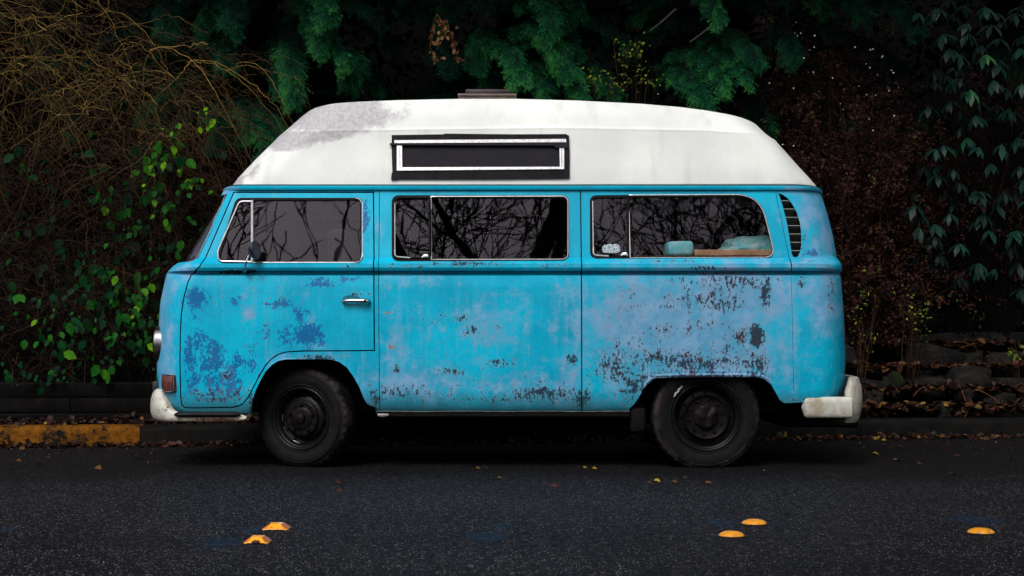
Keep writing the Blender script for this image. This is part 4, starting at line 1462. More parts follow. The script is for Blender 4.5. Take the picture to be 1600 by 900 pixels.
# kerb of cast lengths; one stretch painted yellow
def make_kerb_mat(paint):
    n = NT('kerb_yellow_paint' if paint else 'kerb_dark_concrete')
    n.set('Specular IOR Level', .08)
    co = n.co()
    fine = n.noise(co, 30, 7, .7)
    c = n.mix(n.ss(n.noise(co, 9, 6, .7), .35, .65), (.0022, .0022, .0024), (.007, .0065, .006))
    if paint:
        y = n.mix(n.ss(fine, .35, .7), (.08, .028, .0015), (.19, .070, .003))
        f = n.m('ADD', n.noise(co, 6, 7, .75), n.m('MULTIPLY', fine, .35))
        c = n.mix(n.ss(f, .67, .80), y, c)
    n.col(c); n.rough(.75)
    n.bump(fine, .7, .008)
    return n.mat
M['kerb'] = make_kerb_mat(False)
M['kerb_y'] = make_kerb_mat(True)
def kerb_piece(x0, x1, mat, name='kerb'):
    n = max(2, int((x1 - x0) / .12))
    prof = [(0, -.02), (0, .105), (.004, .125), (.016, .14), (.035, .146), (.16, .148), (.17, -.02)]
    vs, fs = [], []
    for i in range(n + 1):
        x = x0 + (x1 - x0) * i / n
        e = .006 if 0 < i < n else -.004
        for (d, z) in prof:
            w_ = .006 * mnoise.noise(Vector((x * 5, d * 30, z * 20)))
            vs.append((x, kerb_y(x) + d + w_ * (1 if z < .13 else .4) + (.004 if i in (0, n) else 0), z + w_ * .7 - (.004 if i in (0, n) else 0)))
    m_ = len(prof)
    for i in range(n):
        for j in range(m_ - 1):
            fs.append((i * m_ + j, (i + 1) * m_ + j, (i + 1) * m_ + j + 1, i * m_ + j + 1))
    fs.append(tuple(range(m_))[::-1]); fs.append(tuple(n * m_ + j for j in range(m_)))
    o = mesh_obj(name, vs, fs, mat, None, True, angle=50)
    fix_normals(o.data)
    return tag(o, kind='structure')
xy = ground(217, 697).x
kerb_piece(-30, xy - 2.405, M['kerb_y'])
kerb_piece(xy - 2.40, xy - .004, M['kerb_y'])
xx = xy
while xx < 9:
    kerb_piece(xx, xx + 1.796, M['kerb']); xx += 1.8
kerb_piece(xx, 40, M['kerb'])

# verge and bank behind the kerb
def hgt(x, y):
    d = y - kerb_y(x) - .16
    nz = .05 * mnoise.noise(Vector((x * 1.3, y * 1.3, 0))) + .02 * mnoise.noise(Vector((x * 5, y * 5, 3)))
    def seg(d, ds, zs): return float(np.interp(d, ds, zs))
    left = seg(d, [0, .1, .62, .68, .75, 1.3, 4, 9, 16, 30], [.125, .12, .12, .15, .40, .5, 1.5, 4.2, 9.5, 12])
    right = seg(d, [0, .1, .25, .9, 1.6, 4, 9, 16, 30], [.125, .13, .16, .55, 1.0, 1.9, 4.3, 9.5, 12])
    k = min(1, max(0, (x + .6) / 1.6)); k = k * k * (3 - 2 * k)
    return left * (1 - k) + right * k + nz * min(1, max(.15, d))
dd = [0, .05, .12, .2, .3, .42, .55, .62, .66, .7, .76, .85, 1.0, 1.15, 1.3, 1.5, 1.7, 2, 2.4, 2.8, 3.3, 4, 5, 6, 7, 8.5, 10, 12, 16, 22, 30]
xs2 = sorted(set([-60, -45, -34, -26, -20, -16, -13, -11, -9.5, -8, -7] + list(np.round(np.arange(-6.4, 6.5, .16), 3)) + [7, 8, 9.5, 11, 13, 16, 20, 26, 34, 45, 60]))
vs, fs = [], []
for x in xs2:
    for d in dd:
        y = kerb_y(x) + .16 + d
        vs.append((x, y, hgt(x, y)))
m_ = len(dd)
for i in range(len(xs2) - 1):
    for j in range(m_ - 1):
        fs.append((i * m_ + j, (i + 1) * m_ + j, (i + 1) * m_ + j + 1, i * m_ + j + 1))
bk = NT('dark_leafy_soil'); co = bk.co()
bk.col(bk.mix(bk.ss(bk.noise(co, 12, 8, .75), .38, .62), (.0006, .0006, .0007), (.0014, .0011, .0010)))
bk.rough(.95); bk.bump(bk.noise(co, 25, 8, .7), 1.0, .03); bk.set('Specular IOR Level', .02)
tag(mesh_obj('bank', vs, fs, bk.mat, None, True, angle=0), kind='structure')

# low wall of dark timbers on the left
def timber(b, x0, x1, z0, z1, dy):
    n = max(2, int((x1 - x0) / .2))
    base = len(b.v)
    for i in range(n + 1):
        x = x0 + (x1 - x0) * i / n
        yk = kerb_y(x) + .16 + .60 + dy
        w_ = [.006 * mnoise.noise(Vector((x * 3, z0 * 9 + k, 0))) for k in range(4)]
        b.v += [Vector(q) for q in ((x, yk + w_[0] + .008, z0), (x, yk + w_[1], z0 + .012), (x, yk + w_[2], z1 - .012), (x, yk + w_[3] + .010, z1), (x, yk + .12, z1), (x, yk + .12, z0))]
    for i in range(n):
        for j in range(6):
            b.f.append((base + i * 6 + j, base + (i + 1) * 6 + j, base + (i + 1) * 6 + (j + 1) % 6, base + i * 6 + (j + 1) % 6)); b.m.append(0)
    b.f.append(tuple(base + j for j in range(6))); b.m.append(0)
    b.f.append(tuple(base + n * 6 + j for j in range(6))); b.m.append(0)
tw = thing('timber_wall', 'low retaining wall of black timbers behind the yellow kerb', 'wall', (-4, 11.6, .1))
for r in range(3):
    xq = -9.0 - r * .4
    while xq < .9:
        L = 1.9 + .5 * random.random()
        b = MB(); timber(b, xq, xq + L - .006, .085 + r * .118, .085 + r * .118 + .114, .012 * r + .006 * random.random())
        o = b.build('timber', simple('tarred_timber', (.0010, .0010, .0010), .9, c2=(.0026, .002, .0018), scale=7, bump=.6, bscale=14) if 'timber' not in M else M['timber'], tw, True, 40)
        M['timber'] = o.data.materials[0]
        fix_normals(o.data)
        xq += L

# dry stone wall in rough courses on the right
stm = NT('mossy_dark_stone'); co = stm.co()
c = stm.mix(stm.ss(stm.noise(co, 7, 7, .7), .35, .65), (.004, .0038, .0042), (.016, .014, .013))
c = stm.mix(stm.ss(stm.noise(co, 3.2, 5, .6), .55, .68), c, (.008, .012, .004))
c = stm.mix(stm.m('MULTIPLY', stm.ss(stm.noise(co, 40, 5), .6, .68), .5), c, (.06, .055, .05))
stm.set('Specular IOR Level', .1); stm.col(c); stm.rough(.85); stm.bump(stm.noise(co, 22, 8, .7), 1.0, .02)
def stone(c, r, seed):
    bm = bmesh.new()
    bmesh.ops.create_cube(bm, size=2)
    bmesh.ops.subdivide_edges(bm, edges=bm.edges[:], cuts=5, use_grid_fill=True)
    for v in bm.verts:
        p = v.co
        L = max(abs(p.x), abs(p.y), abs(p.z))
        s_ = p.normalized()
        p2 = p * .62 + s_ * .45
        q = 1 + .16 * mnoise.noise(s_ * 1.5 + Vector((seed, 0, seed * .7))) * 1.8 + .10 * mnoise.noise(s_ * 4.5 + Vector((0, seed, 0)))
        v.co = Vector((p2.x * r[0] * q, p2.y * r[1] * q, p2.z * r[2] * q))
    a = (seed * 7.1) % 1 - .5
    bmesh.ops.rotate(bm, verts=bm.verts, cent=(0, 0, 0), matrix=Matrix.Rotation(a * .45, 3, 'Y') @ Matrix.Rotation(a * .4, 3, 'Z'))
    bm.verts.index_update()
    out = ([v.co + Vector(c) for v in bm.verts], [tuple(v.index for v in f.verts) for f in bm.faces])
    bm.free()
    return out
swl = thing('stone_wall', 'low mossy dry stone wall strewn with leaves behind the rear of the van', 'wall', (4, 12.4, .15))
rs_ = random.Random(5)
sd_ = 0
for r_, (dd_, zz) in enumerate([(.30, .20), (.48, .38), (.75, .56), (1.05, .76), (1.35, .95)]):
    x = .9 + rs_.random() * .3
    while x < 7.4:
        L = rs_.choice([.14, .2, .3, .42, .55])
        hh = rs_.uniform(.05, .13)
        if rs_.random() < .86:
            sd_ += 1
            b = MB()
            b.add(*stone((x + L / 2, kerb_y(x) + .16 + dd_ + rs_.uniform(0, .10), zz + rs_.uniform(-.04, .03)), (L / 2 + .01, .17, hh), sd_ * .73))
            b.build('stone', stm.mat, swl, True, 0)
        x += L + rs_.uniform(.0, .06)

# ------------------------------------------------------------------ leaf-like meshes in bulk
def bulk(name, tv, tf, mats4, material, parent=None, tint=None, vt=None):
    """tv (n,3), tf (m,3) triangles; mats4: (k,3,4) transforms; tint (k,) per copy"""
    k, n, m = len(mats4), len(tv), len(tf)
    if isinstance(tv, np.ndarray) and tv.ndim == 2:
        V = np.einsum('kij,nj->kni', mats4[:, :, :3], tv) + mats4[:, None, :, 3]
    V = V.reshape(-1, 3).astype(np.float32)
    F = (tf[None] + (np.arange(k) * n)[:, None, None]).reshape(-1).astype(np.int32)
    me = bpy.data.meshes.new(name)
    me.vertices.add(k * n); me.vertices.foreach_set('co', V.ravel())
    me.loops.add(k * m * 3); me.loops.foreach_set('vertex_index', F)
    me.polygons.add(k * m)
    me.polygons.foreach_set('loop_start', np.arange(k * m, dtype=np.int32) * 3)
    me.update(calc_edges=True)
    me.materials.append(material)
    a = me.attributes.new('tint', 'FLOAT', 'POINT')
    if tint is None: tint = rng.random(k)
    tt = np.repeat(tint, n)
    if vt is not None: tt = np.clip(tt + np.tile(vt, k), 0, 1)
    a.data.foreach_set('value', tt.astype(np.float32))
    me.polygons.foreach_set('use_smooth', np.ones(k * m, dtype=bool))
    me.update()
    o = bpy.data.objects.new(name, me)
    link(o)
    if parent is not None: adopt(o, parent)
    return o
def frames(pos, ydir, up, size, roll=None):
    """transforms with local Y along ydir, local Z near up"""
    y = ydir / np.maximum(1e-9, np.linalg.norm(ydir, axis=1, keepdims=True))
    x = np.cross(y, up); x /= np.maximum(1e-9, np.linalg.norm(x, axis=1, keepdims=True))
    z = np.cross(x, y)
    if roll is not None:
        c, s = np.cos(roll)[:, None], np.sin(roll)[:, None]
        x, z = x * c + z * s, z * c - x * s
    size = np.asarray(size)
    if size.ndim == 1: size = np.repeat(size[:, None], 3, 1)
    T = np.zeros((len(pos), 3, 4))
    T[:, :, 0] = x * size[:, :1]; T[:, :, 1] = y * size[:, 1:2]; T[:, :, 2] = z * size[:, 2:3]; T[:, :, 3] = pos
    return T
OV_V = np.array([(0, 0, 0), (0, .5, -.04), (0, 1, -.10), (-.30, .25, .05), (-.32, .6, .02), (.30, .25, .05), (.32, .6, .02)], float)
OV_F = np.array([(0, 1, 3), (1, 4, 3), (1, 2, 4), (0, 5, 1), (1, 5, 6), (1, 6, 2)])
LN_V = np.array([(0, 0, 0), (0, .5, .02), (0, 1, -.16), (-.10, .22, .025), (-.15, .62, .0), (.10, .22, .025), (.15, .62, .0)], float)
LN_F = OV_F
def leaf_mat(name, cols, rough=.45, spec=.4, trans=.0, k=1.0):
    spec = spec * .35
    cols = [(p, tuple(v * k for v in c)) for p, c in cols]
    n = NT(name)
    t = n.attr('tint')
    r = n.n('ShaderNodeValToRGB')
    r.color_ramp.interpolation = 'LINEAR'
    el = r.color_ramp.elements
    el[0].position, el[0].color = cols[0][0], (*cols[0][1], 1)
    el[1].position, el[1].color = cols[-1][0], (*cols[-1][1], 1)
    for p, c in cols[1:-1]:
        e = el.new(p); e.color = (*c, 1)
    n.t.links.new(t, r.inputs[0])
    co = n.co()
    n.col(n.mix(n.m('MULTIPLY', n.ss(n.noise(co, 40, 3), .4, .65), .35), r.outputs[0], tuple(x * .5 for x in cols[0][1])))
    n.rough(rough); n.set('Specular IOR Level', spec)
    return n.mat
def tubes(name, curves, radii, mat, parent=None, n=3, tint=None):
    """many thin tubes at once; curves (k, s, 3), radii (k, s)"""
    k, s, _ = curves.shape
    t = np.gradient(curves, axis=1)
    t /= np.maximum(1e-9, np.linalg.norm(t, axis=2, keepdims=True))
    ref = np.where(np.abs(t[..., 2:3]) > .9, np.array([1., 0, 0]), np.array([0, 0, 1.]))
    u = np.cross(t, ref); u /= np.maximum(1e-9, np.linalg.norm(u, axis=2, keepdims=True))
    q = np.cross(t, u)
    a = np.arange(n) * 2 * pi / n
    V = curves[:, :, None, :] + radii[:, :, None, None] * (u[:, :, None, :] * np.cos(a)[None, None, :, None] + q[:, :, None, :] * np.sin(a)[None, None, :, None])
    V = V.reshape(-1, 3).astype(np.float32)
    i, j = np.meshgrid(np.arange(s - 1), np.arange(n), indexing='ij')
    f = np.stack([i * n + j, i * n + (j + 1) % n, (i + 1) * n + (j + 1) % n, (i + 1) * n + j], -1).reshape(-1, 4)
    F = (f[None] + (np.arange(k) * s * n)[:, None, None]).reshape(-1).astype(np.int32)
    nf = len(F) // 4
    me = bpy.data.meshes.new(name)
    me.vertices.add(len(V)); me.vertices.foreach_set('co', V.ravel())
    me.loops.add(len(F)); me.loops.foreach_set('vertex_index', F)
    me.polygons.add(nf); me.polygons.foreach_set('loop_start', np.arange(nf, dtype=np.int32) * 4)
    me.update(calc_edges=True)
    me.materials.append(mat)
    at = me.attributes.new('tint', 'FLOAT', 'POINT')
    if tint is None: tint = rng.random(k)
    at.data.foreach_set('value', np.repeat(tint, s * n).astype(np.float32))
    me.polygons.foreach_set('use_smooth', np.ones(nf, dtype=bool))
    me.update()
    o = bpy.data.objects.new(name, me); link(o)
    if parent is not None: adopt(o, parent)
    return o
def uni(a, b, n): return rng.uniform(a, b, n)

# ------------------------------------------------------------------ cedars
def spray_template(seed, nb=9, drop=.30, wd=1.0):
    r = np.random.default_rng(seed)
    V, F = [], []
    def blade(p, d, L, w_):
        """thin flat twig of scale leaves"""
        d = d / np.linalg.norm(d)
        s = np.array([-d[1], d[0], r.normal(0, .7)]) * w_ * wd
        b = len(V)
        V.extend([p, p + d * L * .5 + s, p + d * L, p + d * L * .5 - s])
        F.extend([(b, b + 3, b + 1), (b + 1, b + 3, b + 2)])
    axis = np.array([0, 1, 0.])
    for i in range(8):
        blade(np.array([0, i / 8, 0.]), axis, .16, .011)
    for side in (-1, 1):
        for i in range(nb):
            y = .03 + .93 * (i + .5 * (side > 0)) / nb + r.uniform(-.015, .015)
            L = (.52 * (1 - y) ** .7 + .09) * r.uniform(.6, 1.2) * min(1, .5 + y * 2.4)
            ang = radians(r.uniform(34, 54))
            d = np.array([side * sin(ang), cos(ang), 0])
            p0 = np.array([0, y, 0.])
            m = max(2, int(L / .075))
            lift = r.uniform(-.25, .2)
            for k in range(m):
                t = k / m
                dd_ = d * (1 - .35 * t) + axis * .35 * t
                dd_ /= np.linalg.norm(dd_)
                p = p0 + d * L * t + axis * .10 * L * t * t
                p = p + np.array([0, 0, lift * L * t])
                blade(p, dd_, L / m * 1.4, .013)
                for sd in (-1, 1):
                    a2 = radians(r.uniform(30, 52)) * sd
                    d2 = np.array([dd_[0] * cos(a2) - dd_[1] * sin(a2), dd_[0] * sin(a2) + dd_[1] * cos(a2), r.uniform(-.3, .1)])
                    l2 = (.10 * (1 - .45 * t) + .03) * r.uniform(.7, 1.3)
                    blade(p, d2, l2, .012)
                    if l2 > .09:
                        d3 = np.array([d2[0] * .85 + dd_[0] * .5, d2[1] * .85 + dd_[1] * .5, -.1])
                        blade(p + d2 * l2 * .35, d3, l2 * .6, .010)
    V = np.array(V)
    V[:, 2] -= drop * V[:, 1] ** 2 * .8 + .28 * np.abs(V[:, 0]) ** 1.3
    return V, np.array(F)
SPR = [spray_template(s, 8, d, .82) for s, d in ((1, .25), (2, .45), (3, .7))]
SPT = []
for V_, F_ in SPR:       # fresh growth at the edge of a spray is lighter, and twigs differ
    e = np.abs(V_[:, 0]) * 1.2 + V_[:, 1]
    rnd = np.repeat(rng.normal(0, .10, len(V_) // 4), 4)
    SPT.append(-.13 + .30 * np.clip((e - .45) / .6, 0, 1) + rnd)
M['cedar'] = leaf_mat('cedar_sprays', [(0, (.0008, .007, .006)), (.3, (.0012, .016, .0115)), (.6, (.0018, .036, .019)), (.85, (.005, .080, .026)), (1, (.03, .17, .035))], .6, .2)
M['bark'] = simple('dark_cedar_bark', (.006, .004, .0035), .9, c2=(.0025, .0018, .0016), scale=9, bump=.8, bscale=18)
def cedar(x, y, z0, H, R, boughs, label, lo=1.4, hi=5.6, face=-pi / 2, spread=1.5, extra=None, dens=1.0):
    root = thing('cedar_tree', label, 'tree', (x, y, z0), 'cedars behind the van')
    b = MB()
    pts = [(x + .05 * sin(i * 1.3), y + .04 * cos(i * 1.7), z0 - .2 + H * i / 12) for i in range(13)]
    b.tube(pts, [R * (1 - .85 * (i / 12) ** 1.1) + (.08 if i == 0 else 0) for i in range(13)], 14)
    b.build('trunk', M['bark'], root)
    limbs = []
    T = [[], [], []]; tints = [[], [], []]
    specs = []
    for i in range(boughs):
        z = z0 + lo + (hi - lo) * (i + rng.random()) / boughs
        a = face + rng.uniform(-spread, spread)
        L = rng.uniform(1.1, 2.0) * (1.15 - .45 * (z - z0) / max(hi, 6))
        specs.append((np.array([x, y, z]), a, L, rng.uniform(.15, .5), rng.choice([.1, .2, .3, .4, .55])))
    for s in (extra or []): specs.append(s)
    cur = []
    for (p0, a, L, lift, bright) in specs:
        s = np.linspace(0, 1, 10)
        d = np.array([cos(a), sin(a), 0])
        side = np.array([-sin(a), cos(a), 0])
        c = p0 + d * (L * s)[:, None] + side * (.12 * np.sin(s * 3 + a * 5))[:, None] + np.array([0, 0, 1.]) * (lift * s - (lift + .28 * L) * s ** 2.2)[:, None]
        cur.append(c)
        nf = int((50 if bright < .45 else 38) * L * dens)
        for k in range(nf):
            t = .18 + .82 * (k / nf) ** .8
            p = np.array([np.interp(t, s, c[:, q]) for q in range(3)])
            tg = np.array([np.interp(min(1, t + .08), s, c[:, q]) - np.interp(max(0, t - .08), s, c[:, q]) for q in range(3)])
            tg /= np.linalg.norm(tg)
            sd_ = 1 if k % 2 else -1
            an = rng.uniform(.35, 1.1) * sd_ * (1 - t * .5)
            yd = tg * cos(an) + side * sin(an) + np.array([0, 0, rng.uniform(-.5, .1)])
            q = rng.integers(0, 3)
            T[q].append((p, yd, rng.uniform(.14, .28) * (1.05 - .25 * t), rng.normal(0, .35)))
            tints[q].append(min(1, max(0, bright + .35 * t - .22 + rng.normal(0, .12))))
    C = np.array(cur)
    tubes('limb', C, np.linspace(.016, .003, 10)[None].repeat(len(C), 0), M['bark'], root, 4)
    for q in range(3):
        if not T[q]: continue
        pos = np.array([t[0] for t in T[q]]); yd = np.array([t[1] for t in T[q]]); sz = np.array([t[2] for t in T[q]]); ro = np.array([t[3] for t in T[q]])
        up = np.tile([0, 0, 1.], (len(pos), 1))
        allT = frames(pos, yd, up, sz, ro)
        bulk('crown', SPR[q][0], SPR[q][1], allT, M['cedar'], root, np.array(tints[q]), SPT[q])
    return root
def bough_to(px0, py0, Y0, px1, py1, Y1, bright, lift=.25):
    """a bough running from one place to another (its tip droops)"""
    a, b_ = np.array(P(px0, py0, Y0)), np.array(P(px1, py1, Y1))
    L = math.hypot(b_[0] - a[0], b_[1] - a[1])
    an = math.atan2(b_[1] - a[1], b_[0] - a[0])
    return (np.array([a[0], a[1], b_[2] + .28 * L]), an, L, lift, bright)
e1 = [bough_to(420, 20, 14.2, 560, 95, 12.7, .62), bough_to(430, -10, 14.2, 520, 20, 12.6, .6), bough_to(380, 60, 14.0, 330, 95, 12.8, .42), bough_to(400, 80, 14.2, 455, 110, 12.7, .62),
      bough_to(420, 110, 14.2, 365, 205, 12.6, .62), bough_to(430, 130, 14.2, 440, 150, 12.4, .66), bough_to(350, 130, 14.2, 315, 215, 12.6, .42), bough_to(470, 10, 14.2, 480, 70, 12.6, .66), bough_to(300, 20, 14, 240, 40, 12.8, .3),
      bough_to(330, 0, 14, 360, 30, 12.7, .4), bough_to(420, 160, 14.2, 395, 245, 12.2, .6), bough_to(500, 60, 14.2, 545, 120, 12.8, .5)]
e2 = [bough_to(800, 20, 14.4, 850, 85, 12.7, .7), bough_to(810, 60, 14.4, 870, 110, 12.6, .72), bough_to(820, 90, 14.4, 895, 145, 12.6, .68), bough_to(770, 100, 14.4, 790, 118, 12.6, .7), bough_to(800, -20, 14.4, 845, 40, 12.7, .55),
      bough_to(720, 70, 14.4, 690, 105, 13.2, .25), bough_to(730, 0, 14.4, 900, 25, 13.2, .35), bough_to(820, 110, 14.4, 830, 150, 12.7, .62)]
e3 = [bough_to(1010, -10, 14.6, 1120, 22, 12.9, .62), bough_to(1080, 70, 14.6, 1165, 95, 12.8, .5), bough_to(1060, 90, 14.6, 1110, 130, 12.8, .66), bough_to(1080, 100, 14.6, 1145, 120, 12.8, .6), bough_to(1050, 120, 14.6, 1080, 160, 12.7, .62), bough_to(1240, 20, 14.6, 1235, 85, 13.0, .34), bough_to(1330, 0, 14.6, 1415, 35, 12.9, .3), bough_to(1280, -10, 14.6, 1330, 20, 13.0, .28)]
CED = []
CED.append(cedar(-2.35, 14.6, hgt(-2.35, 14.6), 9, .20, 88, 'dense green cedar rising behind the front of the van', extra=e1))
CED.append(cedar(.05, 14.9, hgt(.05, 14.9), 9.5, .22, 70, 'dark cedar behind the roof vent with bright drooping tips', extra=e2, dens=.9))
CED.append(cedar(2.3, 15.2, hgt(2.3, 15.2), 9, .19, 64, 'cedar behind the rear half of the white roof', extra=e3, dens=.8))
CED.append(cedar(-5.2, 15.6, hgt(-5.2, 15.6), 9, .22, 30, 'shaded cedar behind the left bramble thicket', dens=.7))
CED.append(cedar(5.2, 16.0, hgt(5.2, 16.0), 9, .22, 30, 'shaded cedar behind the rhododendron on the right', dens=.7))

# unseen upper boughs added over the kerb to shade the bank and background
SPC = spray_template(9, 6, .4, 2.2)
def shade_canopy(x, y, z0, z1, name_root):
    T = []; cur = []
    for i in range(22):
        a = -pi / 2 + rng.uniform(-.95, .95)
        z = rng.uniform(z0, z1)
        L = rng.uniform(2.2, 5.2)
        s = np.linspace(0, 1, 10)
        d_ = np.array([cos(a), sin(a), 0])
        c = np.array([x, y, z]) + d_ * (L * s)[:, None] + np.array([0, 0, 1.]) * (.5 * s - 1.1 * s ** 2)[:, None]
        cur.append(c)
        side = np.array([-sin(a), cos(a), 0])
        for k in range(int(11 * L)):
            t = .12 + .88 * rng.random()
            p = np.array([np.interp(t, s, c[:, q]) for q in range(3)])
            sd = 1 if k % 2 else -1
            an = rng.uniform(.3, 1.3) * sd
            T.append((p, d_ * cos(an) + side * sin(an) + np.array([0, 0, rng.uniform(-.5, .0)]), rng.uniform(.45, .85), rng.normal(0, .3)))
    C = np.array(cur)
    tubes('limb', C, np.linspace(.04, .006, 10)[None].repeat(len(C), 0), M['bark'], name_root, 5)  # limbs and crown here belong to the added shading boughs
    pos = np.array([t[0] for t in T])
    bulk('crown', SPC[0] * [1, 1, 1], SPC[1], frames(pos, np.array([t[1] for t in T]), np.tile([0, 0, 1.], (len(pos), 1)), np.array([t[2] for t in T]), np.array([t[3] for t in T])), M['cedar'], name_root, rng.beta(2, 3, len(T)))
for o_, cx_ in zip(CED, (-2.35, .05, 2.3, -5.2, 5.2)):
    shade_canopy(cx_, 14.7, 6.0, 8.6, o_)

# far belt of wood on the hillside closing the view
b_pos = np.stack([uni(-13, 13, 26000), uni(16.2, 18.6, 26000), np.zeros(26000)], 1)
b_pos[:, 2] = np.array([hgt(p[0], p[1]) for p in b_pos]) + uni(0, 4.2, 26000)
M['farleaf'] = leaf_mat('far_wood_leaves', [(0, (.0006, .0015, .0018)), (.8, (.0015, .004, .0035)), (1, (.004, .010, .006))], .8, .0)
tag(bulk('far_wood', OV_V, OV_F, frames(b_pos, rng.normal(0, 1, (26000, 3)) + [0, 0, -.4], np.tile([0, -.5, 1.], (26000, 1)), uni(.06, .15, 26000)), M['farleaf']), kind='stuff')

# ------------------------------------------------------------------ brambles and ivy on the left
M['cane'] = leaf_mat('bramble_canes', [(0, (.008, .004, .003)), (.4, (.034, .018, .009)), (.75, (.11, .065, .022)), (1, (.30, .20, .05))], .6, .3)
def canes(n, x0, x1, zt0, zt1, y0, y1, Lr=(.4, 1.2), tint_hi=1.0, rmin=.0016, rmax=.0042):
    S = 18
    s = np.linspace(0, 1, S)[None]
    p0 = np.stack([uni(x0, x1, n), uni(y0, y1, n), uni(zt0, zt1, n)], 1)
    a = uni(0, 2 * pi, n); L = uni(*Lr, n)
    up = uni(-.1, .55, n) * L; drop = uni(.3, 1.25, n) * L
    w1, w2 = uni(.02, .10, n), uni(0, 6.28, n)
    X = p0[:, 0:1] + np.cos(a)[:, None] * L[:, None] * .8 * s + w1[:, None] * np.sin(s * 7 + w2[:, None]) * s ** .5
    Y = p0[:, 1:2] - np.abs(np.sin(a))[:, None] * L[:, None] * .22 * s + w1[:, None] * .5 * np.cos(s * 6 + w2[:, None])
    Z = p0[:, 2:3] + up[:, None] * s - drop[:, None] * s ** 2 + .5 * w1[:, None] * np.cos(s * 9 + w2[:, None])
    jag = rng.normal(0, .008, (n, S, 3)); jag[:, 0] = 0
    C = np.stack([X, Y, Z], -1) + jag
    R = (uni(rmin, rmax, n)[:, None] * (1 - .7 * s))
    return C, R
def bramble(x0, x1, label, top, n=330):
    root = thing('bramble', label, 'shrub', ((x0 + x1) / 2, 12.2, .5), 'brambles on the left bank')
    C1, R1 = canes(n, x0, x1, .9, top, 11.9, 12.9)
    C2, R2 = canes(n // 3, x0, x1, .5, top * .7, 11.8, 12.4, (.4, 1.0))
    C3, R3 = canes(n // 4, x0, x1, top * .72, top, 11.75, 12.4, (.5, 1.3), 1, .002, .005)
    C, R = np.concatenate([C1, C2, C3]), np.concatenate([R1, R2, R3])
    tn = np.concatenate([np.clip(rng.beta(1.7, 2.0, len(C1)), 0, 1), rng.beta(1.2, 3, len(C2)), rng.beta(2.2, 1.6, len(C3))])
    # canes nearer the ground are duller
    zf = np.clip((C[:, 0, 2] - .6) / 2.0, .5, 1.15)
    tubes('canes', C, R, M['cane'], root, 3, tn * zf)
    return root, C
r1, c1 = bramble(-4.6, -3.1, 'arching brown bramble canes at the left edge above the yellow kerb', 3.6, 680)
r2, c2b = bramble(-3.3, -2.15, 'tangled brown bramble beside the front of the van', 3.1, 540)
r3, c3 = bramble(-6.6, -4.8, 'bramble tangle spilling past the left edge of the picture', 3.4, 160)
M['ivy'] = leaf_mat('bramble_leaves', [(0, (.001, .010, .004)), (.4, (.002, .030, .008)), (.75, (.012, .10, .006)), (1, (.10, .24, .006))], .5, .1)
def ivy_at(specs, name, label, loc, grp=None):
    """clusters of hanging leaves: (px, py, rx, ry, count, bright, Y)"""
    pos, tn, sz = [], [], []
    for (px, py, rx, ry, n, br, Y) in specs:
        for k in range(max(2, int(n * .9))):
            # small sprig of leaves
            qx, qy = px + rng.normal(0, rx * .8), min(py + rng.normal(0, ry * .8), 612)
            YY = Y + rng.normal(0, .12)
            c = np.array(P(qx, qy, YY))
            for m in range(rng.integers(1, 4)):
                pos.append(c + rng.normal(0, .05, 3)); tn.append(np.clip(br - .04 + rng.normal(0, .19), 0, 1)); sz.append(rng.choice([.03, .045, .06, .075, .10]) * rng.uniform(.85, 1.15))
    pos = np.array(pos); n = len(pos)
    yd = np.stack([rng.normal(0, .45, n), rng.normal(-.25, .3, n), -np.abs(rng.normal(.8, .3, n))], 1)
    up = np.stack([rng.normal(0, .4, n), -np.ones(n), uni(.2, 1.1, n)], 1)
    root = thing(name, label, 'climber', loc, grp)
    bulk('leaves', OV_V, OV_F, frames(pos, yd, up, np.array(sz)), M['ivy'], root, np.array(tn))
    # a thin stalk to each third leaf
    p = pos[::2]; k = len(p); S = 6; s = np.linspace(0, 1, S)[None, :, None]
    e = p + np.stack([rng.normal(0, .10, k), uni(.0, .15, k), uni(.05, .30, k)], 1)
    C = p[:, None, :] * (1 - s) + e[:, None, :] * s + rng.normal(0, .006, (k, S, 3))
    tubes('stems', C, np.full((k, S), .0016), M['cane'], root, 3, rng.random(k) * .6)
    return root
iv1 = [(60, 500, 50, 30, 10, .5, 11.9), (120, 420, 40, 25, 16, .3, 12.1), (190, 380, 35, 40, 18, .3, 12.1), (120, 480, 60, 30, 14, .45, 11.9), (180, 460, 40, 40, 26, .35, 11.9), (205, 520, 40, 40, 26, .45, 11.8), (165, 420, 30, 30, 12, .4, 11.9),
       (130, 540, 60, 26, 18, .4, 11.8), (60, 590, 50, 16, 14, .4, 11.75), (215, 480, 26, 30, 20, .55, 11.8), (90, 590, 60, 10, 10, .35, 11.75), (160, 590, 20, 14, 6, .6, 11.7), (50, 485, 20, 12, 4, .75, 11.8), (95, 525, 12, 10, 4, .75, 11.75), (30, 300, 40, 60, 16, .2, 12.2), (110, 260, 80, 50, 14, .2, 12.3), (60, 400, 60, 60, 16, .2, 12.2)]
iv2 = [(285, 210, 16, 14, 7, .85, 12.0), (270, 235, 18, 18, 8, .75, 12.0), (320, 195, 12, 8, 4, .85, 11.9), (255, 300, 22, 22, 10, .6, 12.0), (232, 298, 10, 10, 3, .75, 11.9), (290, 260, 12, 14, 6, .75, 12.0), (225, 255, 30, 20, 8, .5, 12.1), (300, 300, 14, 16, 5, .7, 11.95), (245, 420, 16, 20, 5, .7, 11.8), (140, 245, 16, 14, 4, .4, 12.0), (195, 300, 30, 20, 6, .4, 12.1), (255, 350, 30, 30, 10, .4, 12.0), (290, 340, 12, 12, 4, .55, 12.0), (180, 305, 30, 10, 4, .5, 12), (270, 390, 14, 12, 4, .5, 11.9)]
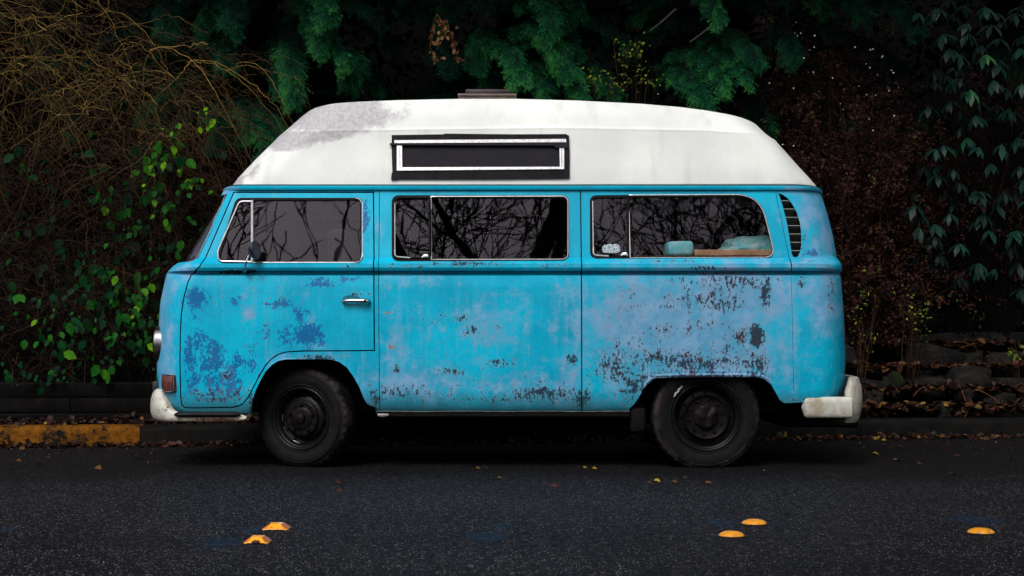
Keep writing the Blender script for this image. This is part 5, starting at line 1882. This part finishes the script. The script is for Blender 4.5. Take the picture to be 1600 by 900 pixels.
ivy_at(iv1, 'ivy', 'broad green leaves trailing over the black timber wall', (-3.4, 11.8, .45), 'climbers on the left bank')
ivy_at(iv2, 'ivy', 'bright green leaves scrambling up beside the windscreen', (-2.4, 12.0, .6), 'climbers on the left bank')

# ------------------------------------------------------------------ small-leaved russet shrub on the right
M['russet'] = leaf_mat('russet_leaves', [(0, (.005, .002, .002)), (.5, (.023, .008, .0075)), (.85, (.066, .022, .018)), (.93, (.08, .045, .012)), (1, (.03, .07, .01))], .6, .25)
M['twig'] = leaf_mat('thin_twigs', [(0, (.006, .003, .003)), (.7, (.022, .011, .009)), (1, (.09, .05, .03))], .7, .2)
def bush(name, label, c, rad, nleaf, ncane, leafsize, leafmat, tv=OV_V, tf=OV_F, grp=None, cat='shrub', tbias=0.0, front=.6):
    root = thing(name, label, cat, (c[0], c[1], hgt(c[0], c[1]) - .02), grp)
    z0 = hgt(c[0], c[1])
    S = 14; s = np.linspace(0, 1, S)[None]
    a = uni(0, 2 * pi, ncane); el = uni(.25, 1.45, ncane)
    L = uni(.75, 1.05, ncane)
    ex = np.cos(a) * np.cos(el) * rad[0] * L; ey = np.sin(a) * np.cos(el) * rad[1] * L; ez = np.sin(el) * rad[2] * 1.6 * L
    w_ = uni(0, 6, ncane)[:, None]
    C = np.stack([c[0] + ex[:, None] * s ** 1.2 + .05 * np.sin(s * 8 + w_), c[1] + ey[:, None] * s + .05 * np.cos(s * 7 + w_), z0 + ez[:, None] * s - .25 * ez[:, None] * s ** 3], -1)
    tubes('stems', C, uni(.003, .007, ncane)[:, None] * (1 - .75 * s), M['twig'], root, 3)
    # side twigs
    k = ncane * 5
    ci, ti = rng.integers(0, ncane, k), rng.integers(4, S, k)
    p = C[ci, ti]
    d = rng.normal(0, 1, (k, 3)) * [1, 1, .7]; d /= np.linalg.norm(d, axis=1, keepdims=True)
    S2 = 7; s2 = np.linspace(0, 1, S2)[None, :, None]
    C2 = p[:, None] + d[:, None] * s2 * uni(.12, .4, k)[:, None, None] + rng.normal(0, .006, (k, S2, 3))
    tubes('twigs', C2, np.full((k, S2), .0014), M['twig'], root, 3)
    # leaves gather on the twigs
    q = rng.integers(0, k, nleaf); t = rng.integers(1, S2, nleaf)
    pos = C2[q, t] + rng.normal(0, .022, (nleaf, 3))
    yd = rng.normal(0, 1, (nleaf, 3)) + [0, -.2, -.2]
    up = np.stack([rng.normal(0, .5, nleaf), -uni(.2, 1, nleaf), uni(.2, 1, nleaf)], 1)
    clump = np.array([mnoise.noise(Vector(pp) * 3.1) for pp in pos])
    tint = np.clip(.42 + tbias + clump * .7 + rng.normal(0, .20, nleaf), 0, 1)
    bulk('leaves', tv, tf, frames(pos, yd, up, uni(leafsize[0], leafsize[1], nleaf)), leafmat, root, tint)
    return root, pos
rb1, pr1 = bush('russet_shrub', 'tall russet shrub with tiny leaves and white berries behind the rear corner', (2.95, 13.0), (1.2, .75, 1.95), 20000, 150, (.018, .034), M['russet'], grp='russet shrubs behind the rear of the van')
rb2, pr2 = bush('russet_shrub', 'russet shrub between the white roof and the rhododendron', (3.45, 13.7), (1.0, .7, 1.6), 11000, 90, (.018, .034), M['russet'], grp='russet shrubs behind the rear of the van')
rb3, pr3 = bush('russet_shrub', 'tallest russet shrub standing under the cedar tips behind the roof end', (2.75, 13.6), (1.25, .6, 2.55), 15000, 110, (.018, .034), M['russet'], grp='russet shrubs behind the rear of the van')
rb4, pr4 = bush('russet_shrub', 'russet shrub at the foot of the rhododendron above the stone wall', (4.1, 13.5), (1.1, .6, 2.0), 10000, 90, (.018, .034), M['russet'], grp='russet shrubs behind the rear of the van')
# pale berries on the tips
M['berry'] = simple('white_berries', (.50, .47, .44), .4)
def berries(root, spots, r=(.0035, .008)):
    for (px, py, Y) in spots:
        b = MB(); c = P(px, py, Y)
        b.add(*blobmesh(c, (r[0] + (r[1] - r[0]) * rng.random(),) * 3, 2, .1, 2))
        b.build('berry', M['berry'], root)
bs = [(1244, 35), (1242, 52), (1246, 56), (1251, 52), (1256, 91), (1271, 113), (1240, 138), (1202, 130), (1336, 74), (1360, 78), (1364, 77), (1353, 100), (1359, 106), (1371, 117), (1378, 90), (1393, 110), (1396, 114), (1404, 137), (1389, 142), (1342, 135), (1354, 148), (1313, 162), (1318, 171), (1358, 186), (1397, 181), (1364, 204), (1265, 78), (1273, 56), (1319, 140), (1301, 122), (1379, 88), (1272, 74), (1368, 149), (1028, 147), (1223, 226), (1240, 228)]
berries(rb1, [(px, py, 12.5) for px, py in bs if px < 1300])
berries(rb2, [(px, py, 12.6) for px, py in bs if px >= 1300])

# yellow-green shrub over the roof
M['lime'] = leaf_mat('lime_leaves', [(0, (.012, .03, .008)), (.5, (.05, .085, .010)), (1, (.26, .27, .025))], .5, .3)
def sprig(name, label, pts, n, size, mat, Y, cat='plant', grp=None, zbase=None, lv=OV_V):
    c0 = P(*pts[0][:2], Y)
    zb = hgt(c0.x, Y) if zbase is None else zbase
    root = thing(name, label, cat, (c0.x, Y + .1, zb), grp)
    pos, cs = [], []
    for (px, py, rx, ry) in pts:
        c = np.array(P(px, py, Y))
        k = n
        pos.append(c + np.stack([rng.normal(0, rx / 190, k), rng.normal(0, .10, k), rng.normal(0, ry / 190, k)], 1))
        m = 4; S = 8; s = np.linspace(0, 1, S)[None, :, None]
        e = c + np.stack([rng.normal(0, rx / 190, m), rng.normal(0, .1, m), rng.normal(0, ry / 190, m)], 1)
        b0 = np.array([c0.x, Y + .12, zb]) + rng.normal(0, .04, (m, 3)) * [1, 1, 0]
        cs.append(b0[:, None] * (1 - s) + e[:, None] * s + rng.normal(0, .008, (m, S, 3)) * [1, 1, .3])
    pos = np.concatenate(pos); k = len(pos)
    C = np.concatenate(cs)
    tubes('stems', C, np.full(C.shape[:2], .0022), M['twig'], root, 3)
    up = np.stack([rng.normal(0, .5, k), -uni(.2, 1, k), uni(.2, 1, k)], 1)
    bulk('leaves', lv, OV_F, frames(pos, rng.normal(0, 1, (k, 3)), up, uni(size[0], size[1], k)), mat, root, np.clip(rng.normal(.55, .25, k), 0, 1))
    return root
sprig('lime_shrub', 'yellow green shrub showing above the white roof', [(985, 75, 14, 12), (975, 95, 8, 18), (1000, 80, 10, 8), (985, 130, 14, 6), (955, 130, 14, 8), (1003, 115, 8, 10), (905, 112, 16, 10), (1015, 128, 16, 4), (930, 120, 8, 5)], 26, (.018, .036), M['lime'], 13.2, 'shrub')
sprig('yellow_weed', 'small yellow leaved weed on the stones beside the rear corner of the van', [(1348, 470, 8, 16), (1340, 492, 8, 10), (1355, 462, 10, 6), (1362, 530, 5, 8), (1338, 512, 6, 8)], 9, (.018, .034), M['lime'], 12.35, 'plant', 'weeds in the stone wall')
sprig('yellow_weed', 'green and yellow weed in the middle of the stone wall', [(1425, 475, 12, 16), (1432, 495, 8, 10), (1442, 485, 8, 8), (1410, 462, 8, 10), (1440, 525, 10, 10)], 12, (.02, .036), M['lime'], 12.45, 'plant', 'weeds in the stone wall')
sprig('yellow_weed', 'bright weed at the right edge among the stones', [(1594, 540, 8, 14), (1585, 548, 6, 6)], 12, (.03, .05), M['lime'], 12.5, 'plant', 'weeds in the stone wall')

# ------------------------------------------------------------------ rhododendron
M['rhodo'] = leaf_mat('rhododendron_leaves', [(0, (.001, .006, .006)), (.5, (.003, .020, .016)), (.85, (.006, .050, .028)), (1, (.03, .11, .03))], .45, .3)
rh = thing('rhododendron', 'large rhododendron with drooping whorls of long dark leaves', 'shrub', (4.0, 13.0, hgt(4.0, 13.0)))
wh = [(1516, 140, .85), (1500, 85, .6), (1510, 50, .55), (1530, 70, .4), (1540, 85, .9), (1558, 20, .3), (1560, 100, .4), (1575, 170, .35), (1595, 75, .6), (1510, 215, .75), (1530, 230, .5), (1552, 125, .5), (1565, 225, .5), (1590, 215, .55), (1548, 255, .6), (1500, 380, .6), (1440, 335, .55), (1460, 350, .5), (1545, 360, .5), (1555, 420, .45), (1590, 360, .6), (1530, 340, .35), (1490, 20, .3), (1475, 50, .3), (1585, 20, .3), (1597, 130, .5), (1480, 300, .3), (1530, 420, .4), (1590, 410, .5), (1570, 300, .35), (1470, 395, .35), (1600, 280, .4), (1500, 440, .3), (1430, 320, .4), (1560, 60, .35), (1524, 180, .4), (1596, 450, .35)]
for k in range(120): wh.append((rng.uniform(1425, 1700), rng.uniform(-30, 460), rng.uniform(0, .55)))
pos, yd, up, sz, tn, cs = [], [], [], [], [], []
for (px, py, br) in wh:
    Y = 12.4 + rng.uniform(-.15, .35) if br > .32 else rng.uniform(12.7, 13.6)
    c = np.array(P(px, py, Y))
    m = rng.integers(6, 10); a0 = rng.uniform(0, 6.28)
    tilt = np.array([rng.normal(0, .3), -.35, 1.0])
    for k in range(m):
        a = a0 + 2 * pi * k / m + rng.normal(0, .18)
        d = np.array([cos(a), sin(a), 0]); dr = rng.uniform(.5, 1.5)
        d = d - tilt * (d @ tilt) * .6
        d[2] -= dr
        pos.append(c); yd.append(d); up.append(tilt + np.array([cos(a), sin(a), 0]) * .8); sz.append((.15 * .95, .15, .15) if 0 else (lambda s_: (s_ * 1.15, s_, s_))(rng.uniform(.10, .165))); tn.append(np.clip(br + rng.normal(0, .12), 0, 1))
    e = np.array([4.0 + rng.normal(0, .15), 13.1, hgt(4.0, 13.1)])
    s = np.linspace(0, 1, 10)[:, None]
    cs.append(c * (1 - s) + e * s + np.array([0, .25, -.10]) * np.sin(s * pi) + rng.normal(0, .008, (10, 3)))
n = len(pos)
bulk('leaves', LN_V, LN_F, frames(np.array(pos), np.array(yd), np.array(up), np.array(sz)), M['rhodo'], rh, np.array(tn))
C = np.array(cs); tubes('stems', C, np.linspace(.002, .006, 10)[None].repeat(len(C), 0), M['bark'], rh, 4)

# dead hanging sprig against the dark gap
M['dead'] = leaf_mat('dead_leaves', [(0, (.05, .022, .012)), (.6, (.15, .070, .035)), (1, (.34, .22, .09))], .7, .2)
dl = thing('dead_sprig', 'brown dead sprig hanging in the dark gap above the roof', 'branch', tuple(P(682, 22, 12.9)))
cv = []
for path in ([(682, 22), (675, 45), (672, 75), (680, 92)], [(684, 22), (688, 40), (686, 62)], [(698, 30), (704, 55), (712, 78), (716, 92)], [(699, 47), (690, 65), (682, 77)], [(682, 22), (692, 34), (699, 47)]):
    q = np.array([P(x, y, 12.9) for x, y in path])
    t = np.linspace(0, len(path) - 1, 10)
    cv.append(np.stack([np.interp(t, range(len(path)), q[:, i]) for i in range(3)], -1))
cv = np.array(cv)
tubes('stems', cv, np.full(cv.shape[:2], .0028), M['dead'], dl, 4, np.array([.5, .4, .5, 1.0, .6]))
pos = []
for ci, m in ((0, 34), (1, 26), (2, 34), (4, 12)):
    pos += [cv[ci, rng.integers(2, 10)] + rng.normal(0, .012, 3) for _ in range(m)]
pos = np.array(pos + [np.array(P(692, 89, 12.88))] * 4 + [np.array(P(674, 45, 12.88))] * 5 + [np.array(P(715, 41, 12.88))] * 2)
n = len(pos)
bulk('leaves', OV_V, OV_F, frames(pos, rng.normal(0, .5, (n, 3)) + [0, 0, -1], np.tile([0, -1., .3], (n, 1)), uni(.025, .05, n), rng.normal(0, .8, n)), M['dead'], dl)
# pale diagonal stair rails slanting in the gloom
fb_ = MB()
for (a, b_, r_) in (((1016, 48), (1056, 14), .010), ((1078, 66), (1124, 28), .008)):
    p, q = P(*a, 13.6), P(*b_, 13.4)
    fb_ = MB(); fb_.tube([p, p.lerp(q, .5) + Vector((0, 0, -.01)), q], [r_ * .8, r_, r_ * .9], 6)
    tag(fb_.build('slanting_rail', simple('pale_rail_wood', (.10, .09, .09), .8)), 'pale diagonal rail slanting in the dark beside the yellow green shrub' if a[0] < 1050 else 'pale diagonal rail slanting under the right hand cedar tips', 'branch')

# ------------------------------------------------------------------ fallen leaves
M['litter'] = leaf_mat('fallen_leaf_litter', [(0, (.005, .003, .0025)), (.45, (.018, .008, .006)), (.75, (.065, .022, .013)), (.9, (.13, .07, .018)), (1, (.34, .27, .02))], .5, .4)
def litter(n, fx, name='leaf_litter'):
    P3 = np.array([fx() for _ in range(n)])
    yd = rng.normal(0, 1, (n, 3)) * [1, 1, .35]
    up = np.stack([rng.normal(0, .45, n), rng.normal(-.2, .45, n), np.ones(n)], 1)
    T = frames(P3[:, :3], yd, up, P3[:, 3])
    return tag(bulk(name, OV_V * [1.15, 1, 1.8], OV_F, T, M['litter'], None, np.clip(P3[:, 4], 0, 1)), kind='stuff')
def f_gutter():
    x = rng.uniform(-5.5, 5.5)
    y = kerb_y(x) - abs(rng.normal(0, .13)) - .01
    right = x > 1.2
    return (x, y, .008 + rng.random() * .02, rng.uniform(.025, .06), rng.beta(1.7, 1.9) if right else rng.beta(1.4, 2.6))
def f_verge():
    x = rng.uniform(-5.5, 5.8)
    d = rng.uniform(0, .6) if x < 0 else rng.uniform(0, 1.7) ** 1.0
    y = kerb_y(x) + .16 + d
    return (x, y, max(hgt(x, y), .14 if d < .1 else 0) + .015 + rng.random() * .03, rng.uniform(.03, .07), rng.beta(1.3, 2.6) if x < 1 else rng.beta(1.6, 2.3))
def f_ledge():
    x = rng.uniform(1.2, 5.6)
    k = rng.integers(0, 4)
    dd_, zz = [(.20, .18), (.40, .32), (.64, .49), (.93, .68)][k]
    y = kerb_y(x) + .16 + dd_ + rng.normal(-.05, .05)
    return (x, y, zz + .04 + rng.random() * .03, rng.uniform(.03, .085), rng.beta(2.1, 1.9))
litter(2300, f_gutter); litter(3200, f_verge); litter(4200, f_ledge)
def f_road():
    x = rng.uniform(-5, 5); y = kerb_y(x) - abs(rng.normal(0, .8)) - .1
    return (x, y, .004 + rng.random() * .004, rng.uniform(.008, .022), rng.beta(1.5, 2.2))
litter(1300, f_road)
# dead bracken fronds on the stones
bp = []
S = 8
k = 90
p0 = np.array([f_ledge()[:3] for _ in range(k)]) + [0, -.05, .02]
dv = np.stack([rng.normal(0, 1, k), rng.normal(-.3, .3, k), rng.normal(0, .35, k)], 1); dv /= np.linalg.norm(dv, axis=1, keepdims=True)
s = np.linspace(0, 1, S)[None, :, None]
C = p0[:, None] + dv[:, None] * s * uni(.08, .24, k)[:, None, None] - np.array([0, 0, .05]) * s ** 2
tag(tubes('dead_bracken', C, np.full((k, S), .003), leaf_mat('dead_bracken_stalks', [(0, (.06, .02, .01)), (1, (.20, .07, .025))], .7), None, 3), kind='stuff')
# single leaves on the road, each one a thing
FL = [(744, 734, .05, .9), (777, 749, .05, .85), (1050, 755, .05, .85), (1012, 757, .06, .8), (1021, 753, .07, 1), (1102, 757, .06, .85), (911, 733, .05, .95), (925, 734, .05, .95), (1397, 721, .09, .9), (1433, 727, .06, .7), (1362, 710, .08, .95), (1193, 738, .05, .95), (860, 762, .08, .75), (1066, 749, .06, .6), (1482, 743, .09, .5), (1300, 745, .06, .5), (148, 733, .09, .85), (25, 722, .06, .8), (72, 717, .06, .75), (1490, 714, .08, .6), (1110, 719, .05, .3), (1575, 718, .06, .7), (523, 756, .06, .6), (525, 769, .06, .65), (294, 693, .10, .93), (330, 695, .07, .9), (262, 697, .08, .8), (310, 690, .07, .6)]
LEAF_LABELS = ['pale yellow leaf on the asphalt midway between the wheels', 'pale leaf below the middle window, nearest the viewer of the pair there', 'tan leaf on the asphalt just in front of the rear tyre', 'pale twig shaped leaf in front of and left of the rear tyre', 'brightest yellow leaf left of the rear tyre', 'pale leaf directly in front of the rear tyre', 'greenish leaf under the seam between the side panels, left of two', 'greenish leaf under the seam between the side panels, right of two', 'largest pale leaf on the road right of the rear bumper', 'tan leaf just right of the large pale leaf behind the van', 'pale narrow leaf below the tip of the rear bumper', 'small pale leaf at the right foot of the rear tyre', 'tan leaf below the middle side panel', 'dull tan leaf close to the tyre side of the yellow leaf', 'brown leaf near the right edge, nearer the viewer', 'small brown leaf below the rear bumper', 'pale leaf on the road below the yellow kerb', 'small leaf at the left edge of the road', 'brown leaf between the left edge and the yellow kerb end', 'tan leaf by the kerb at the far right', 'dark leaf pressed under the rear tyre shadow', 'leaf by the kerb at the right edge of the picture', 'small tan leaf behind the front tyre, the farther of two', 'small tan leaf behind the front tyre, the nearer of two', 'large yellow leaf under the front bumper by the kerb', 'yellow leaf by the kerb nearest the front tyre', 'yellow leaf by the kerb at the end of the yellow paint', 'smaller tan leaf among the yellow ones under the front bumper']
for i, (px, py, sz_, tn_) in enumerate(FL):
    g_ = ground(px, py)
    T = frames(np.array([[0, 0, 0.]]), np.array([[1, rng.normal(0, .5), .05]]), np.array([[rng.normal(0, .25), -.35, 1.]]), np.array([sz_ * .62]))
    o = bulk('fallen_leaf', OV_V * [1.2, 1, 2.2], OV_F, T, M['litter'], None, np.array([tn_]))
    o.location = g_ + Vector((0, 0, .010))
    tag(o, LEAF_LABELS[i], 'leaf', 'fallen leaves on the road')

# ------------------------------------------------------------------ road markers
mk = NT('yellow_marker_ceramic'); co = mk.co()
mk.col(mk.mix(mk.ss(mk.noise(co, 34, 8, .75), .52, .66), (.78, .31, .012), (.24, .085, .012)))
mk.rough(.35); mk.bump(mk.noise(co, 90, 4), .2, .001)
ml = NT('amber_marker_plastic'); co = ml.co()
ml.col(ml.mix(ml.ss(ml.noise(co, 35, 6, .7), .5, .7), (.90, .38, .01), (.55, .15, .01)))
ml.rough(.25)
msd = simple('amber_reflector_sides', (.62, .15, .012), .2, c2=(.38, .07, .01), scale=40)
pad = simple('bitumen_pad', (.006, .006, .007), .5, c2=(.012, .012, .013), scale=40)
def dome(px, py, wpx, label):
    g_ = ground(px, py)
    r = wpx / 2 * g_.y / FPX
    root = thing('road_marker', label, 'road marker', (g_.x, g_.y, 0), 'round yellow road markers')
    b = MB(); n = 40
    prof = [(r, .0), (r * .995, .004), (r * .95, .0075), (r * .85, .0115), (r * .7, .0155), (r * .5, .0185), (r * .25, .020), (.0004, .0205)]
    vs = [(g_.x + q * cos(2 * pi * j / n), g_.y + q * sin(2 * pi * j / n), z + .001) for q, z in prof for j in range(n)]
    fs = [(i * n + j, i * n + (j + 1) % n, (i + 1) * n + (j + 1) % n, (i + 1) * n + j) for i in range(len(prof) - 1) for j in range(n)]
    b.add(vs, fs); b.build('dome', mk.mat, root, True, 60)
    b = MB()
    vs = [(g_.x + r * 1.30 * (1 + .06 * sin(j * 1.9)) * cos(2 * pi * j / n), g_.y + r * 1.30 * (1 + .06 * sin(j * 1.9)) * sin(2 * pi * j / n), .004) for j in range(n)]
    vs += [(v[0] * 1 + (v[0] - g_.x) * .08, v[1] + (v[1] - g_.y) * .08, .0005) for v in vs]
    b.add(vs, [tuple(range(n))] + [(j, n + j, n + (j + 1) % n, (j + 1) % n) for j in range(n)])
    b.build('bitumen_pad', pad, root, True, 60)
dome(1178.5, 819, 39, 'round yellow road marker, the farther of the close pair by the rear wheel')
dome(1143, 838, 40, 'round yellow road marker, the nearer of the close pair by the rear wheel')
dome(1532.5, 833, 42, 'single round yellow road marker near the right edge')
def wedge(px, py, wpx, label, chip):
    g_ = ground(px, py)
    r = wpx / 2 * g_.y / FPX
    root = thing('reflective_road_marker', label, 'road marker', (g_.x, g_.y, 0), 'square amber reflectors')
    b = MB()
    base = round_poly([(-r, -r), (r, -r), (r, r), (-r, r)], r * .3, 3)
    mid_ = [(x * .97, y * .97) for x, y in base]
    top = round_poly([(-r * .48, -r * .55), (r * .48, -r * .55), (r * .48, r * .55), (-r * .48, r * .55)], r * .12, 3)
    n = len(base)
    vs = [(g_.x + x, g_.y + y, .001) for x, y in base] + [(g_.x + x, g_.y + y, .005) for x, y in mid_] + [(g_.x + x, g_.y + y, .023) for x, y in top]
    fs, mi = [], []
    for k in range(2):
        for j in range(n):
            fs.append((k * n + j, k * n + (j + 1) % n, (k + 1) * n + (j + 1) % n, (k + 1) * n + j))
            x = (base[j][0] + base[(j + 1) % n][0]) / 2
            mi.append(1 if abs(x) > r * .55 and k == 1 else 0)
    fs.append(tuple(2 * n + j for j in range(n))); mi.append(0)
    o = mesh_obj('marker_body', vs, fs, [ml.mat, msd], root, True, mi, 20)
    b = MB(); N_ = 30
    vs = [(g_.x + r * 1.25 * (1 + .08 * sin(j * 2.3)) * cos(2 * pi * j / N_), g_.y + r * 1.25 * (1 + .05 * sin(j * 1.7)) * sin(2 * pi * j / N_), .003) for j in range(N_)]
    b.add(vs, [tuple(range(N_))]); b.build('bitumen_pad', pad, root, False)
    if chip:
        b = MB(); b.add(*blobmesh((g_.x + r * .35, g_.y - r * .35, .022), (.012, .012, .007), 4.4, .3, 2))
        b.build('pale_chip', simple('pale_chip', (.72, .60, .42), .4), root)
    else:
        b = MB(); b.add(*blobmesh((g_.x, g_.y - r * .93, .006), (.017, .008, .008), 2.2, .3, 2))
        b.build('mud_chip', simple('mud_chip', (.10, .02, .01), .6), root)
wedge(432.5, 826, 41, 'square amber road reflector with a pale chip, the farther one', True)
wedge(403, 847, 40, 'square amber road reflector nearest the viewer on the left', False)

# ------------------------------------------------------------------ bare street trees across the road (they show in the windows)
M['barebark'] = simple('grey_brown_bark', (.045, .038, .034), .9, c2=(.02, .018, .016), scale=6, bump=.6)
def bare_tree(x, y, H, R, seed, label, lean=0.0):
    r = random.Random(seed)
    root = thing('bare_tree', label, 'tree', (x, y, 0), 'bare trees across the road')
    segs = {5: [], 10: []}
    trunk = MB()
    def grow_(p, d, L, rad, depth, b=None):
        n = 6
        pts, rr_ = [p.copy()], [rad]
        for i in range(n):
            d = (d + Vector((r.gauss(0, .12), r.gauss(0, .12), r.gauss(.02, .08)))).normalized()
            p = p + d * L / n
            pts.append(p.copy()); rr_.append(rad * (1 - .5 * (i + 1) / n))
            if depth < 5 and i >= 1 and r.random() < (.40 if depth else .45):
                ax = d.cross(Vector((r.gauss(0, 1), r.gauss(0, 1), r.gauss(0, 1)))).normalized()
                nd = Matrix.Rotation(r.uniform(.5, 1.15), 3, ax) @ d
                grow_(p.copy(), nd, L * r.uniform(.5, .75), rr_[-1] * r.uniform(.45, .62), depth + 1)
        cv_.append((pts, rr_))
        if depth < 5:
            for _ in range(2):
                ax = d.cross(Vector((r.gauss(0, 1), r.gauss(0, 1), r.gauss(0, 1)))).normalized()
                grow_(p.copy(), Matrix.Rotation(r.uniform(.25, .6), 3, ax) @ d, L * r.uniform(.6, .8), rr_[-1] * .75, depth + 1)
    cv_ = []
    grow_(Vector((x, y, -.1)), Vector((lean, 0, 1)), H * .42, R, 0)
    C = np.array([[tuple(q) for q in c[0]] for c in cv_]); Rr = np.array([c[1] for c in cv_])
    big = Rr[:, 0] > R * .35
    tubes('trunk', C[big], Rr[big], M['barebark'], root, 10)
    tubes('branches', C[~big], np.maximum(Rr[~big], .013), M['barebark'], root, 3)
    print('bare tree', len(C))
bare_tree(-.9, -6.6, 17, .36, 3, 'big bare tree straight across the road from the middle window', -.03)
bare_tree(-5.6, -11.5, 15, .15, 8, 'bare tree across the road from the cab', .05)
bare_tree(3.4, -11.0, 15, .15, 21, 'bare tree across the road from the rear window', .0)
bare_tree(-8.0, -13.0, 16, .2, 33, 'bare tree across the road far to the left')
bare_tree(7.5, -9.0, 15, .25, 5, 'bare tree across the road beyond the rear bumper', -.05)
vg = MB(); vg.box((-60, -30, -.025), (60, -4.6, .12))
tag(vg.build('far_verge', simple('winter_grass', (.035, .045, .02), .9, c2=(.025, .022, .015), scale=5)), kind='structure')
